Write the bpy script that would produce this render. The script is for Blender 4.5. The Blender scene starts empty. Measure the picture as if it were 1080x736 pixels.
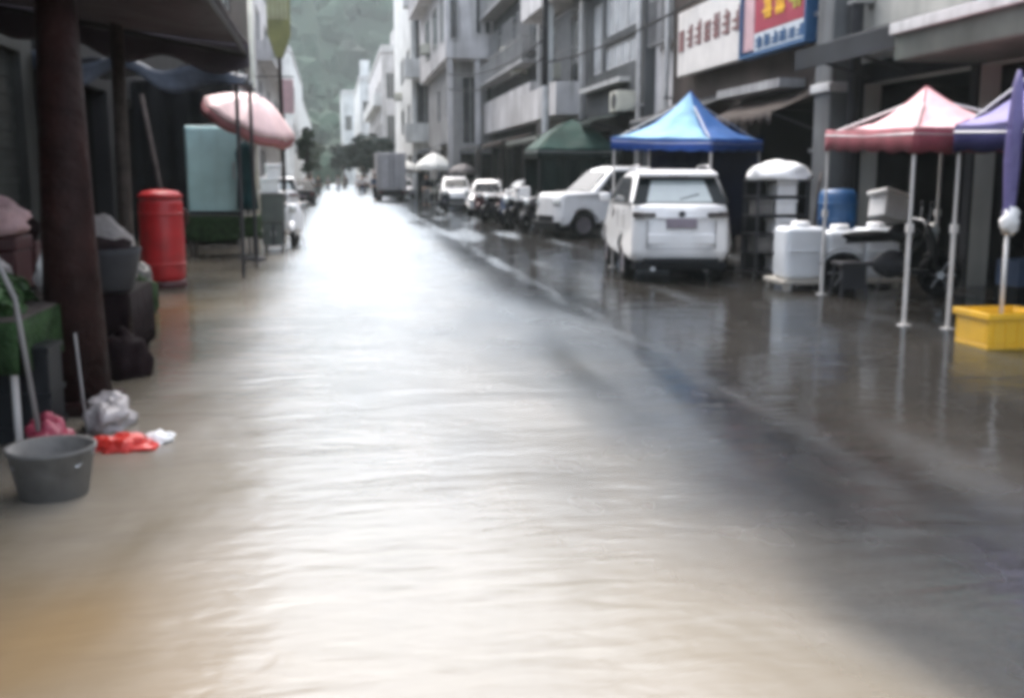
import bpy, math, random
from mathutils import Vector, Matrix, noise
random.seed(7)
R = math.radians
SC = bpy.context.scene
COL = SC.collection
def V(*a): return Vector(a)
def clamp(v, a=0., b=1.): return max(a, min(b, v))
def sstep(a, b, v):
    t = clamp((v - a) / (b - a)); return t * t * (3 - 2 * t)

# ------------------------------------------------------------------ materials
def mat(name, col, rough=.6, var=.2, scale=3., metal=0., bump=0., bscale=25., streak=0., coat=0., spec=.5, trans=0., alpha=1., grime=(.05, .05, .045)):
    m = bpy.data.materials.new(name); m.use_nodes = True
    nt = m.node_tree; N = nt.nodes; L = nt.links
    p = N['Principled BSDF']
    p.inputs['Roughness'].default_value = rough; p.inputs['Metallic'].default_value = metal
    p.inputs['Coat Weight'].default_value = coat; p.inputs['Coat Roughness'].default_value = .08
    p.inputs['Specular IOR Level'].default_value = spec
    p.inputs['Transmission Weight'].default_value = trans; p.inputs['Alpha'].default_value = alpha
    tc = N.new('ShaderNodeTexCoord')
    nz = N.new('ShaderNodeTexNoise'); nz.inputs['Scale'].default_value = scale; nz.inputs['Detail'].default_value = 5
    L.new(tc.outputs['Object'], nz.inputs['Vector'])
    mr = N.new('ShaderNodeMapRange'); mr.inputs['From Min'].default_value = .3; mr.inputs['From Max'].default_value = .7
    mr.inputs['To Min'].default_value = 1 - var; mr.inputs['To Max'].default_value = 1 + var * .6
    L.new(nz.outputs['Fac'], mr.inputs['Value'])
    mx = N.new('ShaderNodeMix'); mx.data_type = 'RGBA'; mx.blend_type = 'MULTIPLY'; mx.inputs['Factor'].default_value = 1
    mx.inputs['A'].default_value = (*col, 1); L.new(mr.outputs['Result'], mx.inputs['B'])
    out = mx.outputs['Result']
    if streak > 0:
        mp = N.new('ShaderNodeMapping'); mp.inputs['Scale'].default_value = (2.2, 2.2, .18)
        L.new(tc.outputs['Object'], mp.inputs['Vector'])
        n2 = N.new('ShaderNodeTexNoise'); n2.inputs['Scale'].default_value = 1.6; n2.inputs['Detail'].default_value = 6
        L.new(mp.outputs['Vector'], n2.inputs['Vector'])
        r2 = N.new('ShaderNodeMapRange'); r2.inputs['From Min'].default_value = .45; r2.inputs['From Max'].default_value = .75
        r2.inputs['To Max'].default_value = streak
        L.new(n2.outputs['Fac'], r2.inputs['Value'])
        m2 = N.new('ShaderNodeMix'); m2.data_type = 'RGBA'; L.new(r2.outputs['Result'], m2.inputs['Factor'])
        L.new(out, m2.inputs['A']); m2.inputs['B'].default_value = (*grime, 1); out = m2.outputs['Result']
    L.new(out, p.inputs['Base Color'])
    if bump > 0:
        n3 = N.new('ShaderNodeTexNoise'); n3.inputs['Scale'].default_value = bscale; n3.inputs['Detail'].default_value = 4
        L.new(tc.outputs['Object'], n3.inputs['Vector'])
        b = N.new('ShaderNodeBump'); b.inputs['Strength'].default_value = bump; b.inputs['Distance'].default_value = .05
        L.new(n3.outputs['Fac'], b.inputs['Height']); L.new(b.outputs['Normal'], p.inputs['Normal'])
    return m

M = {}
def D(n, *a, **k): M[n] = mat(n, *a, **k)
D('white_paint', (.86, .86, .86), .28, .06, coat=.5, streak=.16, grime=(.42, .39, .34))
D('car_glass', (.010, .014, .016), .08, .1, spec=.14)
D('pale_glass', (.33, .38, .38), .1, .1, spec=.8, coat=.5)  # reflected sky is painted into the pale rear window colour
D('window_glass', (.03, .035, .038), .08, .3, spec=.8)
D('sky_reflect_glass', (.50, .52, .54), .18, .35, scale=1.5, spec=.8, coat=.6)  # pale pane colour stands in for sky reflected in the windows
D('black_rubber', (.012, .012, .013), .6, .2, spec=.08)
D('black_plastic', (.015, .016, .018), .4, .2, spec=.08)
D('rim_alloy', (.32, .29, .31), .35, .15, metal=.6)
D('grey_plastic', (.22, .21, .21), .5, .2)
D('steel', (.45, .45, .46), .35, .2, metal=.8)
D('pale_pole', (.62, .60, .58), .4, .15, streak=.25)
D('dark_steel', (.05, .05, .055), .5, .3, spec=.08)
D('lamp_red', (.09, .01, .012), .2, .1, coat=.5)
D('lamp_dark', (.045, .035, .035), .2, .1, coat=.5)
D('lamp_clear', (.55, .58, .58), .1, .1, coat=1)
D('plate', (.26, .22, .26), .5, .1)
D('dark_wood', (.020, .012, .011), .55, .5, scale=6, bump=.4, streak=.4, spec=.08)
D('post_wood', (.030, .013, .012), .5, .5, scale=5, bump=.5, bscale=12, streak=.5, grime=(.012, .010, .010), spec=.08)
D('grey_wood', (.085, .07, .065), .6, .4, scale=8, bump=.3, streak=.4, spec=.08)
D('maroon_cloth', (.013, .007, .008), .8, .4, scale=5, bump=.5, bscale=9, spec=.08)
D('tarp_mauve', (.060, .050, .062), .5, .35, scale=1.4, bump=.5, bscale=3, spec=.08)
D('tarp_blue', (.055, .065, .085), .45, .45, scale=2.5, bump=.8, bscale=4, spec=.08)
D('shade_black', (.005, .005, .006), .6, .4, scale=2, bump=.5, bscale=4, spec=.08)
D('tarp_green', (.012, .045, .036), .75, .35, scale=1.5, bump=.4, bscale=4, spec=.25)
D('tarp_green_dark', (.006, .014, .013), .75, .4, scale=1.5, bump=.4, bscale=4, spec=.08)
D('red_plastic', (.48, .012, .018), .4, .3, scale=4, bump=.12, bscale=6, streak=.45, grime=(.12, .02, .02))
D('dark_red', (.05, .008, .010), .5, .3)
D('pink_cloth', (.78, .56, .55), .6, .12, scale=2, bump=.2, streak=.35, grime=(.5,.33,.32))
D('dusty_rose', (.36, .15, .16), .7, .2, spec=.2)
D('pink_light', (.70, .42, .45), .75, .15, scale=2, bump=.25, bscale=6, spec=.25, streak=.35, grime=(.35,.22,.23))
D('maroon_valance', (.20, .045, .06), .75, .25, scale=3, bump=.2, spec=.25)
D('lavender', (.27, .24, .45), .75, .2, scale=2.5, bump=.3, bscale=6, spec=.25, streak=.35, grime=(.14,.12,.22))
D('navy', (.022, .022, .080), .75, .25, scale=3, bump=.2, spec=.08)
D('navy_dark', (.008, .010, .026), .8, .25, spec=.08)
D('purple_cover', (.13, .11, .26), .5, .2, scale=4, bump=.4, bscale=10)
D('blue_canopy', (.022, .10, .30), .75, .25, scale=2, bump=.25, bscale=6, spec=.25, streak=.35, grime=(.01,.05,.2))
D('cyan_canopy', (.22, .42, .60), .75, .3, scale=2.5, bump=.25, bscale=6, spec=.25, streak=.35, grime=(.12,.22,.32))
D('blue_valance', (.012, .05, .22), .75, .25, scale=3, bump=.2, spec=.25)
D('teal_panel', (.44, .66, .66), .4, .15, scale=2, streak=.25, coat=.2, grime=(.12, .16, .16))
D('teal_cloth', (.012, .05, .06), .8, .4, bump=.4, spec=.08)
D('green_cloth', (.028, .055, .022), .8, .5, scale=9, bump=.6, spec=.08)
D('stripe_pale', (.36, .36, .22), .6, .2)
D('olive', (.20, .20, .07), .6, .25, scale=3)
D('cream', (.60, .60, .52), .5, .15, streak=.2)
D('cream_cloth', (.76, .76, .72), .6, .12, scale=3, bump=.2)
D('cart_green', (.085, .10, .092), .45, .3, streak=.3)
D('white_foam', (.80, .80, .80), .6, .08, scale=6, bump=.15, bscale=60)
D('white_cloth', (.85, .84, .83), .7, .06, bump=.5, bscale=7)
D('white_plastic', (.72, .75, .78), .35, .1, coat=.2)
D('blue_plastic', (.008, .07, .19), .45, .25, streak=.2)
D('yellow_plastic', (.78, .44, .018), .4, .12, coat=.15, streak=.15)
D('plastic_bag', (.34, .31, .31), .25, .25, scale=6, bump=.8, bscale=12)
D('red_bag', (.62, .035, .025), .3, .2, scale=8, bump=.8, bscale=14)
D('crimson_bag', (.33, .04, .075), .35, .3, scale=8, bump=.8, bscale=14)
D('bucket_grey', (.14, .135, .13), .6, .45, scale=5, bump=.25, bscale=10, streak=.5)
D('sack', (.30, .27, .26), .8, .3, scale=7, bump=.6, bscale=12)
D('pink_bundle', (.46, .30, .31), .7, .3, scale=7, bump=.6, bscale=10)
D('leaf_green', (.035, .085, .022), .6, .5, scale=14)
D('leaf_yellow', (.14, .15, .03), .6, .4, scale=14)
D('cardboard', (.27, .18, .10), .4, .45, scale=3, bump=.4, bscale=8)
D('pale_plank', (.48, .45, .40), .5, .25, scale=4)
D('crown_dark', (.022, .040, .034), .7, .6, scale=1.2)
D('crown_green', (.035, .060, .030), .7, .6, scale=1.2)
D('bark', (.06, .048, .04), .85, .4, scale=6, bump=.5)
D('hill_soil', (.022, .050, .028), .9, .5, scale=.05)
D('wood_mass', (.016, .050, .027), .9, .8, scale=.05)
D('soil', (.10, .085, .065), .9, .3)
D('wall_grey_dark', (.095, .10, .105), .8, .3, scale=.8, bump=.15, streak=.55, spec=.08)
D('wall_column', (.15, .155, .16), .8, .3, scale=1, streak=.6, spec=.08)
D('wall_grey', (.36, .36, .365), .7, .25, scale=.8, bump=.15, streak=.5, spec=.08)
D('wall_light', (.62, .61, .62), .7, .3, scale=.7, bump=.1, streak=.7, grime=(.16, .16, .15))
D('wall_white', (.68, .70, .70), .7, .25, scale=.7, bump=.1, streak=.65, grime=(.22, .23, .22))
D('wall_beige', (.45, .44, .40), .65, .2, scale=.9, streak=.3)
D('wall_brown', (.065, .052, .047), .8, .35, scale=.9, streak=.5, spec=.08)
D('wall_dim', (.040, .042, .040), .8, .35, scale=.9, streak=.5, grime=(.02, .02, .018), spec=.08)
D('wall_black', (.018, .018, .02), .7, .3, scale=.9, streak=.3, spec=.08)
D('interior_shade', (.007, .0065, .007), .8, .4, spec=.08)  # near black colour paints in the shade deep inside the shops
D('trim_pale', (.55, .55, .55), .6, .2, streak=.4)
D('awning_dark', (.04, .043, .048), .5, .3, scale=1.5, streak=.3, spec=.08)
D('awning_olive', (.10, .11, .10), .5, .3, scale=1.5, streak=.3, spec=.08)
D('shutter', (.034, .037, .035), .5, .25, metal=.2, streak=.45, spec=.08)
D('cyan_sign', (.10, .42, .45), .4, .15)
D('sign_white', (.74, .71, .68), .4, .1, streak=.2, grime=(.3, .28, .27))
D('sign_pink', (.60, .40, .42), .4, .15)
D('sign_red', (.34, .03, .06), .4, .15)
D('ink_brown', (.20, .085, .085), .5, .1)
D('ink_yellow', (.85, .48, .03), .4, .1)
D('ink_green', (.45, .48, .05), .4, .1)
D('ink_blue', (.03, .10, .22), .4, .1)
D('sign_grey', (.52, .56, .60), .4, .1)
D('van_grey', (.42, .42, .45), .45, .15, streak=.35)
D('skin', (.42, .27, .20), .6, .1)
D('hair', (.012, .010, .009), .6, .2)
D('cloth_white', (.70, .70, .72), .8, .1)
D('cloth_dark', (.03, .032, .04), .8, .2, spec=.08)
D('cloth_blue', (.06, .09, .16), .8, .2)
D('cloth_red', (.25, .05, .05), .8, .2)
D('cloth_grey', (.22, .22, .23), .8, .2)
D('froth', (.075, .066, .058), .9, .3, scale=20, spec=.1)

# ------------------------------------------------------------------ mesh builder
class MB:
    def __init__(s): s.v = []; s.f = []
    def add(s, vs, fs):
        b = len(s.v); s.v += [Vector(v) for v in vs]; s.f += [tuple(i + b for i in f) for f in fs]; return s
    def quad(s, a, b, c, d): return s.add([a, b, c, d], [(0, 1, 2, 3)])
    def box(s, c, d, m=None):
        c = Vector(c); x, y, z = d[0] / 2, d[1] / 2, d[2] / 2
        vs = [V(i * x, j * y, k * z) for i in (-1, 1) for j in (-1, 1) for k in (-1, 1)]
        if m is not None: vs = [m @ v for v in vs]
        return s.add([v + c for v in vs], [(0, 1, 3, 2), (4, 6, 7, 5), (0, 4, 5, 1), (2, 3, 7, 6), (0, 2, 6, 4), (1, 5, 7, 3)])
    def bx(s, x0, x1, y0, y1, z0, z1): return s.box(((x0 + x1) / 2, (y0 + y1) / 2, (z0 + z1) / 2), (x1 - x0, y1 - y0, z1 - z0))
    def tube(s, pts, r, seg=10, cap=True):
        pts = [Vector(p) for p in pts]; n = len(pts)
        rs = r if isinstance(r, (list, tuple)) else [r] * n
        vs = []; fs = []; up = None
        for i, p in enumerate(pts):
            t = (pts[min(i + 1, n - 1)] - pts[max(i - 1, 0)]).normalized()
            if up is None: up = V(0, 0, 1) if abs(t.z) < .9 else V(1, 0, 0)
            a = t.cross(up)
            if a.length < 1e-4: a = t.cross(V(0, 1, 0))
            a.normalize(); b = a.cross(t).normalized(); up = b
            for k in range(seg):
                q = 2 * math.pi * k / seg; vs.append(p + (a * math.cos(q) + b * math.sin(q)) * rs[i])
        for i in range(n - 1):
            for k in range(seg):
                k2 = (k + 1) % seg; fs.append((i * seg + k, i * seg + k2, (i + 1) * seg + k2, (i + 1) * seg + k))
        if cap: fs.append(tuple(range(seg - 1, -1, -1))); fs.append(tuple((n - 1) * seg + k for k in range(seg)))
        return s.add(vs, fs)
    def lathe(s, prof, c=(0, 0, 0), seg=24, m=None, wob=None):
        c = Vector(c); vs = []; fs = []; n = len(prof)
        for i, (r, z) in enumerate(prof):
            for k in range(seg):
                q = 2 * math.pi * k / seg; rr = r * (wob(q, z) if wob else 1)
                v = V(rr * math.cos(q), rr * math.sin(q), z)
                vs.append((m @ v if m is not None else v) + c)
        for i in range(n - 1):
            for k in range(seg):
                k2 = (k + 1) % seg; fs.append((i * seg + k, i * seg + k2, (i + 1) * seg + k2, (i + 1) * seg + k))
        fs.append(tuple(range(seg - 1, -1, -1))); fs.append(tuple((n - 1) * seg + k for k in range(seg)))
        return s.add(vs, fs)
    def blob(s, c, r, seed=0, amp=.2, fr=1.6, nu=16, nv=10, flat=0.):
        c = Vector(c); vs = []; fs = []
        for i in range(nv + 1):
            th = math.pi * i / nv
            for k in range(nu):
                ph = 2 * math.pi * k / nu
                d = V(math.sin(th) * math.cos(ph), math.sin(th) * math.sin(ph), -math.cos(th))
                q = 1 + amp * noise.noise(d * fr + V(seed * 7.3, seed, 1))
                w = V(d.x * r[0] * q, d.y * r[1] * q, d.z * r[2] * q)
                if flat: w.z = max(w.z, -r[2] * flat)
                vs.append(w + c)
        for i in range(nv):
            for k in range(nu):
                k2 = (k + 1) % nu; fs.append((i * nu + k, i * nu + k2, (i + 1) * nu + k2, (i + 1) * nu + k))
        return s.add(vs, fs)
    def sheet(s, fn, nu, nv):
        vs = [fn(i / nu, j / nv) for j in range(nv + 1) for i in range(nu + 1)]
        fs = [(j * (nu + 1) + i, j * (nu + 1) + i + 1, (j + 1) * (nu + 1) + i + 1, (j + 1) * (nu + 1) + i) for j in range(nv) for i in range(nu)]
        return s.add(vs, fs)
    def build(s, name, m, parent=None, loc=None, smooth=False, bevel=0., thick=0., rot=0.):
        me = bpy.data.meshes.new(name)
        o = bpy.data.objects.new(name, me); COL.objects.link(o)
        off = Vector(loc) if loc is not None else V(0, 0, 0)
        me.from_pydata([v - off for v in s.v], [], s.f); me.validate(); me.update()
        if parent is not None: o.parent = parent
        elif loc is not None: o.location = off
        if smooth:
            for p in me.polygons: p.use_smooth = True
        me.materials.append(M[m] if isinstance(m, str) else m)
        if thick: q = o.modifiers.new('Solid', 'SOLIDIFY'); q.thickness = thick; q.offset = 0
        if bevel:
            b = o.modifiers.new('Bevel', 'BEVEL'); b.width = bevel; b.segments = 3; b.limit_method = 'ANGLE'; b.angle_limit = R(38)
            for p in me.polygons: p.use_smooth = True
            w = o.modifiers.new('WN', 'WEIGHTED_NORMAL'); w.keep_sharp = False
        if rot: o.rotation_euler.z = rot
        return o
def tag(o, label, cat, group=None):
    o['label'] = label; o['category'] = cat
    if group: o['group'] = group
    return o
def thing(name, label, cat, loc=(0, 0, 0), rz=0., group=None):
    o = bpy.data.objects.new(name, None); COL.objects.link(o); o.location = loc; o.rotation_euler.z = rz
    o.empty_display_size = .2
    return tag(o, label, cat, group)
def structure(o, kind='structure'): o['kind'] = kind; return o
def copy_tree(o, parent=None):
    c = o.copy(); COL.objects.link(c)
    if parent is not None: c.parent = parent
    for ch in list(o.children): copy_tree(ch, c)
    return c

# ------------------------------------------------------------------ ground, road, flood water
def road_h(x, y):
    c = 2.15 + .022 * max(y, 0); n1 = noise.noise(V(x * .55, y * .22, 3.1)); n2 = noise.noise(V(x * 1.7, y * .8, 9.2))
    d = x - c
    crown = .036 * math.exp(-(d / (1.15 if d < 0 else .55)) ** 2) * (1 - .45 * sstep(9, 30, y))
    h = -.030 + crown + .014 * n1 + .009 * n2 + .006 * noise.noise(V(x * 4, y * 1.1, 5))
    if x < 0: h -= .015 * sstep(0, -.6, x) * (1 - sstep(-1.0, -1.7, x))
    if x < -1: h += .012 * sstep(-1.0, -1.8, x)
    if y < 4.5 and x < 2.2: h -= .03 * (1 - sstep(2.2, 5.0, y)) * (1 - sstep(1.4, 2.4, x))
    c_ = -.004; t = (h - c_) / .012          # soft ceiling: the crown stays just under the film of water
    h = c_ - .012 * math.log(1 + math.exp(-t)) if t > -20 else h
    return h
def axis(parts):
    out = []
    for a, b, st in parts:
        n = max(1, round((b - a) / st)); out += [a + (b - a) * i / n for i in range(n)]
    out.append(parts[-1][1]); return out
XS = axis([(-7, -2.5, .5), (-2.5, 5, .12), (5, 12, .35)])
YS = axis([(-14, 2, 1.), (2, 16, .16), (16, 50, .6), (50, 310, 4.)])
def road_mesh(name, m, fn, attr=None):
    vs = [(x, y, fn(x, y)) for y in YS for x in XS]; nx = len(XS)
    fs = [(j * nx + i, j * nx + i + 1, (j + 1) * nx + i + 1, (j + 1) * nx + i) for j in range(len(YS) - 1) for i in range(nx - 1)]
    o = MB().add(vs, fs).build(name, m, smooth=True)
    if attr:
        a = o.data.attributes.new('depth', 'FLOAT', 'POINT')
        a.data.foreach_set('value', [attr(x, y) for y in YS for x in XS])
        a = o.data.attributes.new('silt_reflection', 'FLOAT', 'POINT')
        a.data.foreach_set('value', [clamp((math.exp(-((x + 1.95) / .42) ** 2 - ((y - 12.2) / 1.5) ** 2) + .75 * math.exp(-((x + 1.1) / .75) ** 2 - ((y - 3.3) / .9) ** 2)) * (.8 + .6 * noise.noise(V(x * 2.2, y * 1.2, 4)))) for y in YS for x in XS])  # tan patch by the red bin paints a muddy reflection; near patch is silt
        a = o.data.attributes.new('calm', 'FLOAT', 'POINT')
        a.data.foreach_set('value', [.85 * sstep(-.5, -1.7, x + .2 * noise.noise(V(x, y * .4, 2))) + sstep(1.5, 2.8, x - .022 * max(y, 0) + .45 * noise.noise(V(x * .5, y * .3, 7))) * (1 - .9 * sstep(.10, .42, noise.noise(V((x - .07 * y) * 1.5, y * .16, 21)))) * (1 - .8 * math.exp(-((x - 2.75 - .012 * y - .06 * math.sin(y * 2.3)) / .09) ** 2)) for y in YS for x in XS])
    return o
def asphalt():
    m = bpy.data.materials.new('wet_asphalt'); m.use_nodes = True; nt = m.node_tree; N = nt.nodes; L = nt.links; p = N['Principled BSDF']
    tc = N.new('ShaderNodeTexCoord')
    def nz(s, d=5, sc=(1, 1, 1)):
        mp = N.new('ShaderNodeMapping'); mp.inputs['Scale'].default_value = sc; L.new(tc.outputs['Object'], mp.inputs['Vector'])
        n = N.new('ShaderNodeTexNoise'); n.inputs['Scale'].default_value = s; n.inputs['Detail'].default_value = d; L.new(mp.outputs['Vector'], n.inputs['Vector']); return n
    a = nz(.9, 6, (1, .5, 1)); cr = N.new('ShaderNodeValToRGB'); L.new(a.outputs['Fac'], cr.inputs['Fac'])
    cr.color_ramp.elements[0].position = .35; cr.color_ramp.elements[0].color = (.019, .020, .023, 1)
    cr.color_ramp.elements[1].position = .72; cr.color_ramp.elements[1].color = (.048, .047, .047, 1)
    g = nz(60, 3); mx = N.new('ShaderNodeMix'); mx.data_type = 'RGBA'; mx.blend_type = 'OVERLAY'; mx.inputs['Factor'].default_value = .5
    L.new(cr.outputs['Color'], mx.inputs['A']); L.new(g.outputs['Fac'], mx.inputs['B']); L.new(mx.outputs['Result'], p.inputs['Base Color'])
    w = nz(2.2, 4, (1, .6, 1)); mr = N.new('ShaderNodeMapRange'); mr.inputs['From Min'].default_value = .35; mr.inputs['From Max'].default_value = .65
    mr.inputs['To Min'].default_value = .12; mr.inputs['To Max'].default_value = .30; L.new(w.outputs['Fac'], mr.inputs['Value']); L.new(mr.outputs['Result'], p.inputs['Roughness'])
    b = N.new('ShaderNodeBump'); b.inputs['Strength'].default_value = .35; b.inputs['Distance'].default_value = .012; L.new(g.outputs['Fac'], b.inputs['Height']); L.new(b.outputs['Normal'], p.inputs['Normal'])
    return m
def water():
    m = bpy.data.materials.new('silty_flood_water'); m.use_nodes = True; nt = m.node_tree; N = nt.nodes; L = nt.links
    N.remove(N['Principled BSDF']); out = N['Material Output']
    tc = N.new('ShaderNodeTexCoord')
    def nz(s, d, sc, dist=0.):
        mp = N.new('ShaderNodeMapping'); mp.inputs['Scale'].default_value = sc; L.new(tc.outputs['Object'], mp.inputs['Vector'])
        n = N.new('ShaderNodeTexNoise'); n.inputs['Scale'].default_value = s; n.inputs['Detail'].default_value = d; n.inputs['Distortion'].default_value = dist
        L.new(mp.outputs['Vector'], n.inputs['Vector']); return n
    big = nz(1.1, 3, (.6, 1.5, 1), .6); fine = nz(5.5, 3, (.55, 1.5, 1), .4)
    ad = N.new('ShaderNodeMath'); ad.operation = 'MULTIPLY_ADD'; L.new(fine.outputs['Fac'], ad.inputs[0]); ad.inputs[1].default_value = WF; L.new(big.outputs['Fac'], ad.inputs[2])
    bp = N.new('ShaderNodeBump'); bp.inputs['Strength'].default_value = WS; bp.inputs['Distance'].default_value = .10
    L.new(ad.outputs[0], bp.inputs['Height'])
    mud = nz(.8, 6, (1, .6, 1), 1.); cr = N.new('ShaderNodeValToRGB'); L.new(mud.outputs['Fac'], cr.inputs['Fac'])
    cr.color_ramp.elements[0].position = .3; cr.color_ramp.elements[0].color = (.185, .155, .112, 1)
    cr.color_ramp.elements[1].position = .75; cr.color_ramp.elements[1].color = (.30, .268, .225, 1)
    sa = N.new('ShaderNodeAttribute'); sa.attribute_name = 'silt_reflection'; sm = N.new('ShaderNodeMix'); sm.data_type = 'RGBA'; L.new(sa.outputs['Fac'], sm.inputs['Factor']); L.new(cr.outputs['Color'], sm.inputs['A']); sm.inputs['B'].default_value = (.26, .165, .070, 1)
    df = N.new('ShaderNodeBsdfDiffuse'); L.new(sm.outputs['Result'], df.inputs['Color']); L.new(bp.outputs['Normal'], df.inputs['Normal'])
    tr = N.new('ShaderNodeBsdfTransparent')
    at = N.new('ShaderNodeAttribute'); at.attribute_name = 'depth'
    k = N.new('ShaderNodeMath'); k.operation = 'MULTIPLY'; k.inputs[1].default_value = -40; L.new(at.outputs['Fac'], k.inputs[0])
    ex = N.new('ShaderNodeMath'); ex.operation = 'EXPONENT'; L.new(k.outputs[0], ex.inputs[0])
    body = N.new('ShaderNodeMixShader'); L.new(ex.outputs[0], body.inputs['Fac']); L.new(df.outputs[0], body.inputs[1]); L.new(tr.outputs[0], body.inputs[2])
    gl = N.new('ShaderNodeBsdfGlossy'); gl.inputs['Roughness'].default_value = .24; gl.inputs['Color'].default_value = (.57, .64, .71, 1); L.new(bp.outputs['Normal'], gl.inputs['Normal'])
    fr = N.new('ShaderNodeFresnel'); fr.inputs['IOR'].default_value = 1.5; L.new(bp.outputs['Normal'], fr.inputs['Normal'])
    mx = N.new('ShaderNodeMixShader'); L.new(fr.outputs[0], mx.inputs['Fac']); L.new(body.outputs[0], mx.inputs[1]); L.new(gl.outputs[0], mx.inputs[2])
    ca = N.new('ShaderNodeAttribute'); ca.attribute_name = 'calm'
    for sock, lo_, hi_ in ((gl.inputs["Roughness"], .27, .09), (bp.inputs['Strength'], WS, WS * .42)):
        q = N.new('ShaderNodeMapRange'); q.inputs['To Min'].default_value = lo_; q.inputs['To Max'].default_value = hi_; L.new(ca.outputs['Fac'], q.inputs['Value']); L.new(q.outputs['Result'], sock)
    L.new(mx.outputs[0], out.inputs['Surface'])
    return m
WF = .36; WS = .29
structure(MB().quad((-430, -50, -.4), (430, -50, -.4), (430, 530, -.4), (-430, 530, -.4)).build('ground', 'soil'))
structure(road_mesh('road', asphalt(), road_h))
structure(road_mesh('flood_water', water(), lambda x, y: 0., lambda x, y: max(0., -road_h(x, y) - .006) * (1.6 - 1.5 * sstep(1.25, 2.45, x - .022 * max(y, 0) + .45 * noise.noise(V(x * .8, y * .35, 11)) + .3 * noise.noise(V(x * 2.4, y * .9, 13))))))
# hills
def hill_h(x, y):
    b = 118 * sstep(262, 470, y + .12 * x + 22 * noise.noise(V(x * .012, y * .01, 2)))
    return -.6 + b * (1 - .18 * sstep(60, 300, abs(x + 20))) + 9 * sstep(262, 330, y) * noise.noise(V(x * .02, y * .02, 5))
structure(MB().sheet(lambda u, v: V(-400 + 800 * u, 240 + 280 * v, hill_h(-400 + 800 * u, 240 + 280 * v)), 80, 50).build('hill', 'hill_soil', smooth=True))
mb = MB()
for i in range(2600):
    x = random.uniform(-170, 190); y = random.uniform(268, 480); h = hill_h(x, y)
    s_ = random.uniform(2.2, 5.2); mb.blob((x, y, h + s_ * .45), (s_, s_, s_ * random.uniform(.8, 1.35)), i, .7, 2.2, 7, 5)
structure(mb.build('hillside_wood', 'wood_mass'), 'stuff')

# ------------------------------------------------------------------ buildings
def wall_panel(mb, O, U, N, W, z0, z1, ops, inner, depth={'win': .14, 'shop': 4.5, 'shutter': .2, 'recess': 1.6}):
    O = Vector(O); U = Vector(U); N = Vector(N)
    us = sorted({0., W, *[o[0] for o in ops], *[o[1] for o in ops]}); zs = sorted({z0, z1, *[o[2] for o in ops], *[o[3] for o in ops]})
    P = lambda u, z, d=0.: O + U * u + V(0, 0, z) - N * d
    for i in range(len(us) - 1):
        for j in range(len(zs) - 1):
            cu = (us[i] + us[i + 1]) / 2; cz = (zs[j] + zs[j + 1]) / 2
            if any(o[0] < cu < o[1] and o[2] < cz < o[3] for o in ops): continue
            mb.quad(P(us[i], zs[j]), P(us[i + 1], zs[j]), P(us[i + 1], zs[j + 1]), P(us[i], zs[j + 1]))
    for o in ops:
        a, b, c, d, k = o[:5]; e = depth[k]
        if k == 'shop':
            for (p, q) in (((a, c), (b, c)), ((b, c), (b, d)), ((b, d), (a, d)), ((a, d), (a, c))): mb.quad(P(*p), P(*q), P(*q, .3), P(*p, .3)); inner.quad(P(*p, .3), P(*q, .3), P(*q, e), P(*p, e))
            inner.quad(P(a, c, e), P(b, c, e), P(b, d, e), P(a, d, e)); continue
        for (p, q) in (((a, c), (b, c)), ((b, c), (b, d)), ((b, d), (a, d)), ((a, d), (a, c))):
            mb.quad(P(*p), P(*q), P(*q, e), P(*p, e))
        mb.quad(P(a, c, e), P(b, c, e), P(b, d, e), P(a, d, e))
def bars(mb, O, U, N, u0, u1, z0, z1, d, t=.05, nu=2, nz=1, th=.05):
    O = Vector(O); U = Vector(U); N = Vector(N); m = Matrix((U, N, V(0, 0, 1))).transposed()
    w = u1 - u0; h = z1 - z0
    def b(ua, ub, za, zb): mb.box(O + U * ((ua + ub) / 2) + V(0, 0, (za + zb) / 2) - N * d, (ub - ua, th, zb - za), m)
    b(u0, u1, z0, z0 + t); b(u0, u1, z1 - t, z1); b(u0, u0 + t, z0 + t, z1 - t); b(u1 - t, u1, z0 + t, z1 - t)
    for i in range(1, nu): x = u0 + w * i / nu; b(x - t / 2, x + t / 2, z0 + t, z1 - t)
    for j in range(1, nz): z = z0 + h * j / nz; [b(u0 + t + (w - 2 * t) * i / nu + .03, u0 + t + (w - 2 * t) * (i + 1) / nu - .03, z - t / 2, z + t / 2) for i in range(nu)]
def fill_openings(root, off, O, U, N, ops, frame='trim_pale'):
    O = Vector(O); U = Vector(U); N = Vector(N); m = Matrix((U, N, V(0, 0, 1))).transposed()
    for o in ops:
        a, b, c, d, k = o[:5]; pm = o[5] if len(o) > 5 else 'window_glass'; nu = o[6] if len(o) > 6 else 2; nz = o[7] if len(o) > 7 else 1
        if k == 'win':
            mb = MB(); bars(mb, O, U, N, a + .004, b - .004, c + .004, d - .004, .09, .06, nu, nz)
            w = mb.build('window', frame, root, off)
            MB().box(O + U * ((a + b) / 2) + V(0, 0, (c + d) / 2) - N * .10, (b - a - .05, .012, d - c - .05), m).build('pane', pm, w, off)
        elif k == 'shutter':
            mb = MB(); n = int((d - c) / .12)
            for i in range(n):
                z = c + (d - c) * (i + .5) / n
                mb.box(O + U * ((a + b) / 2) + V(0, 0, z) - N * (.15 + .012 * (i % 2)), (b - a - .02, .03, (d - c) / n - .008), m)
            mb.build('shutter', o[5] if len(o) > 5 else 'shutter', root, off)
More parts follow.
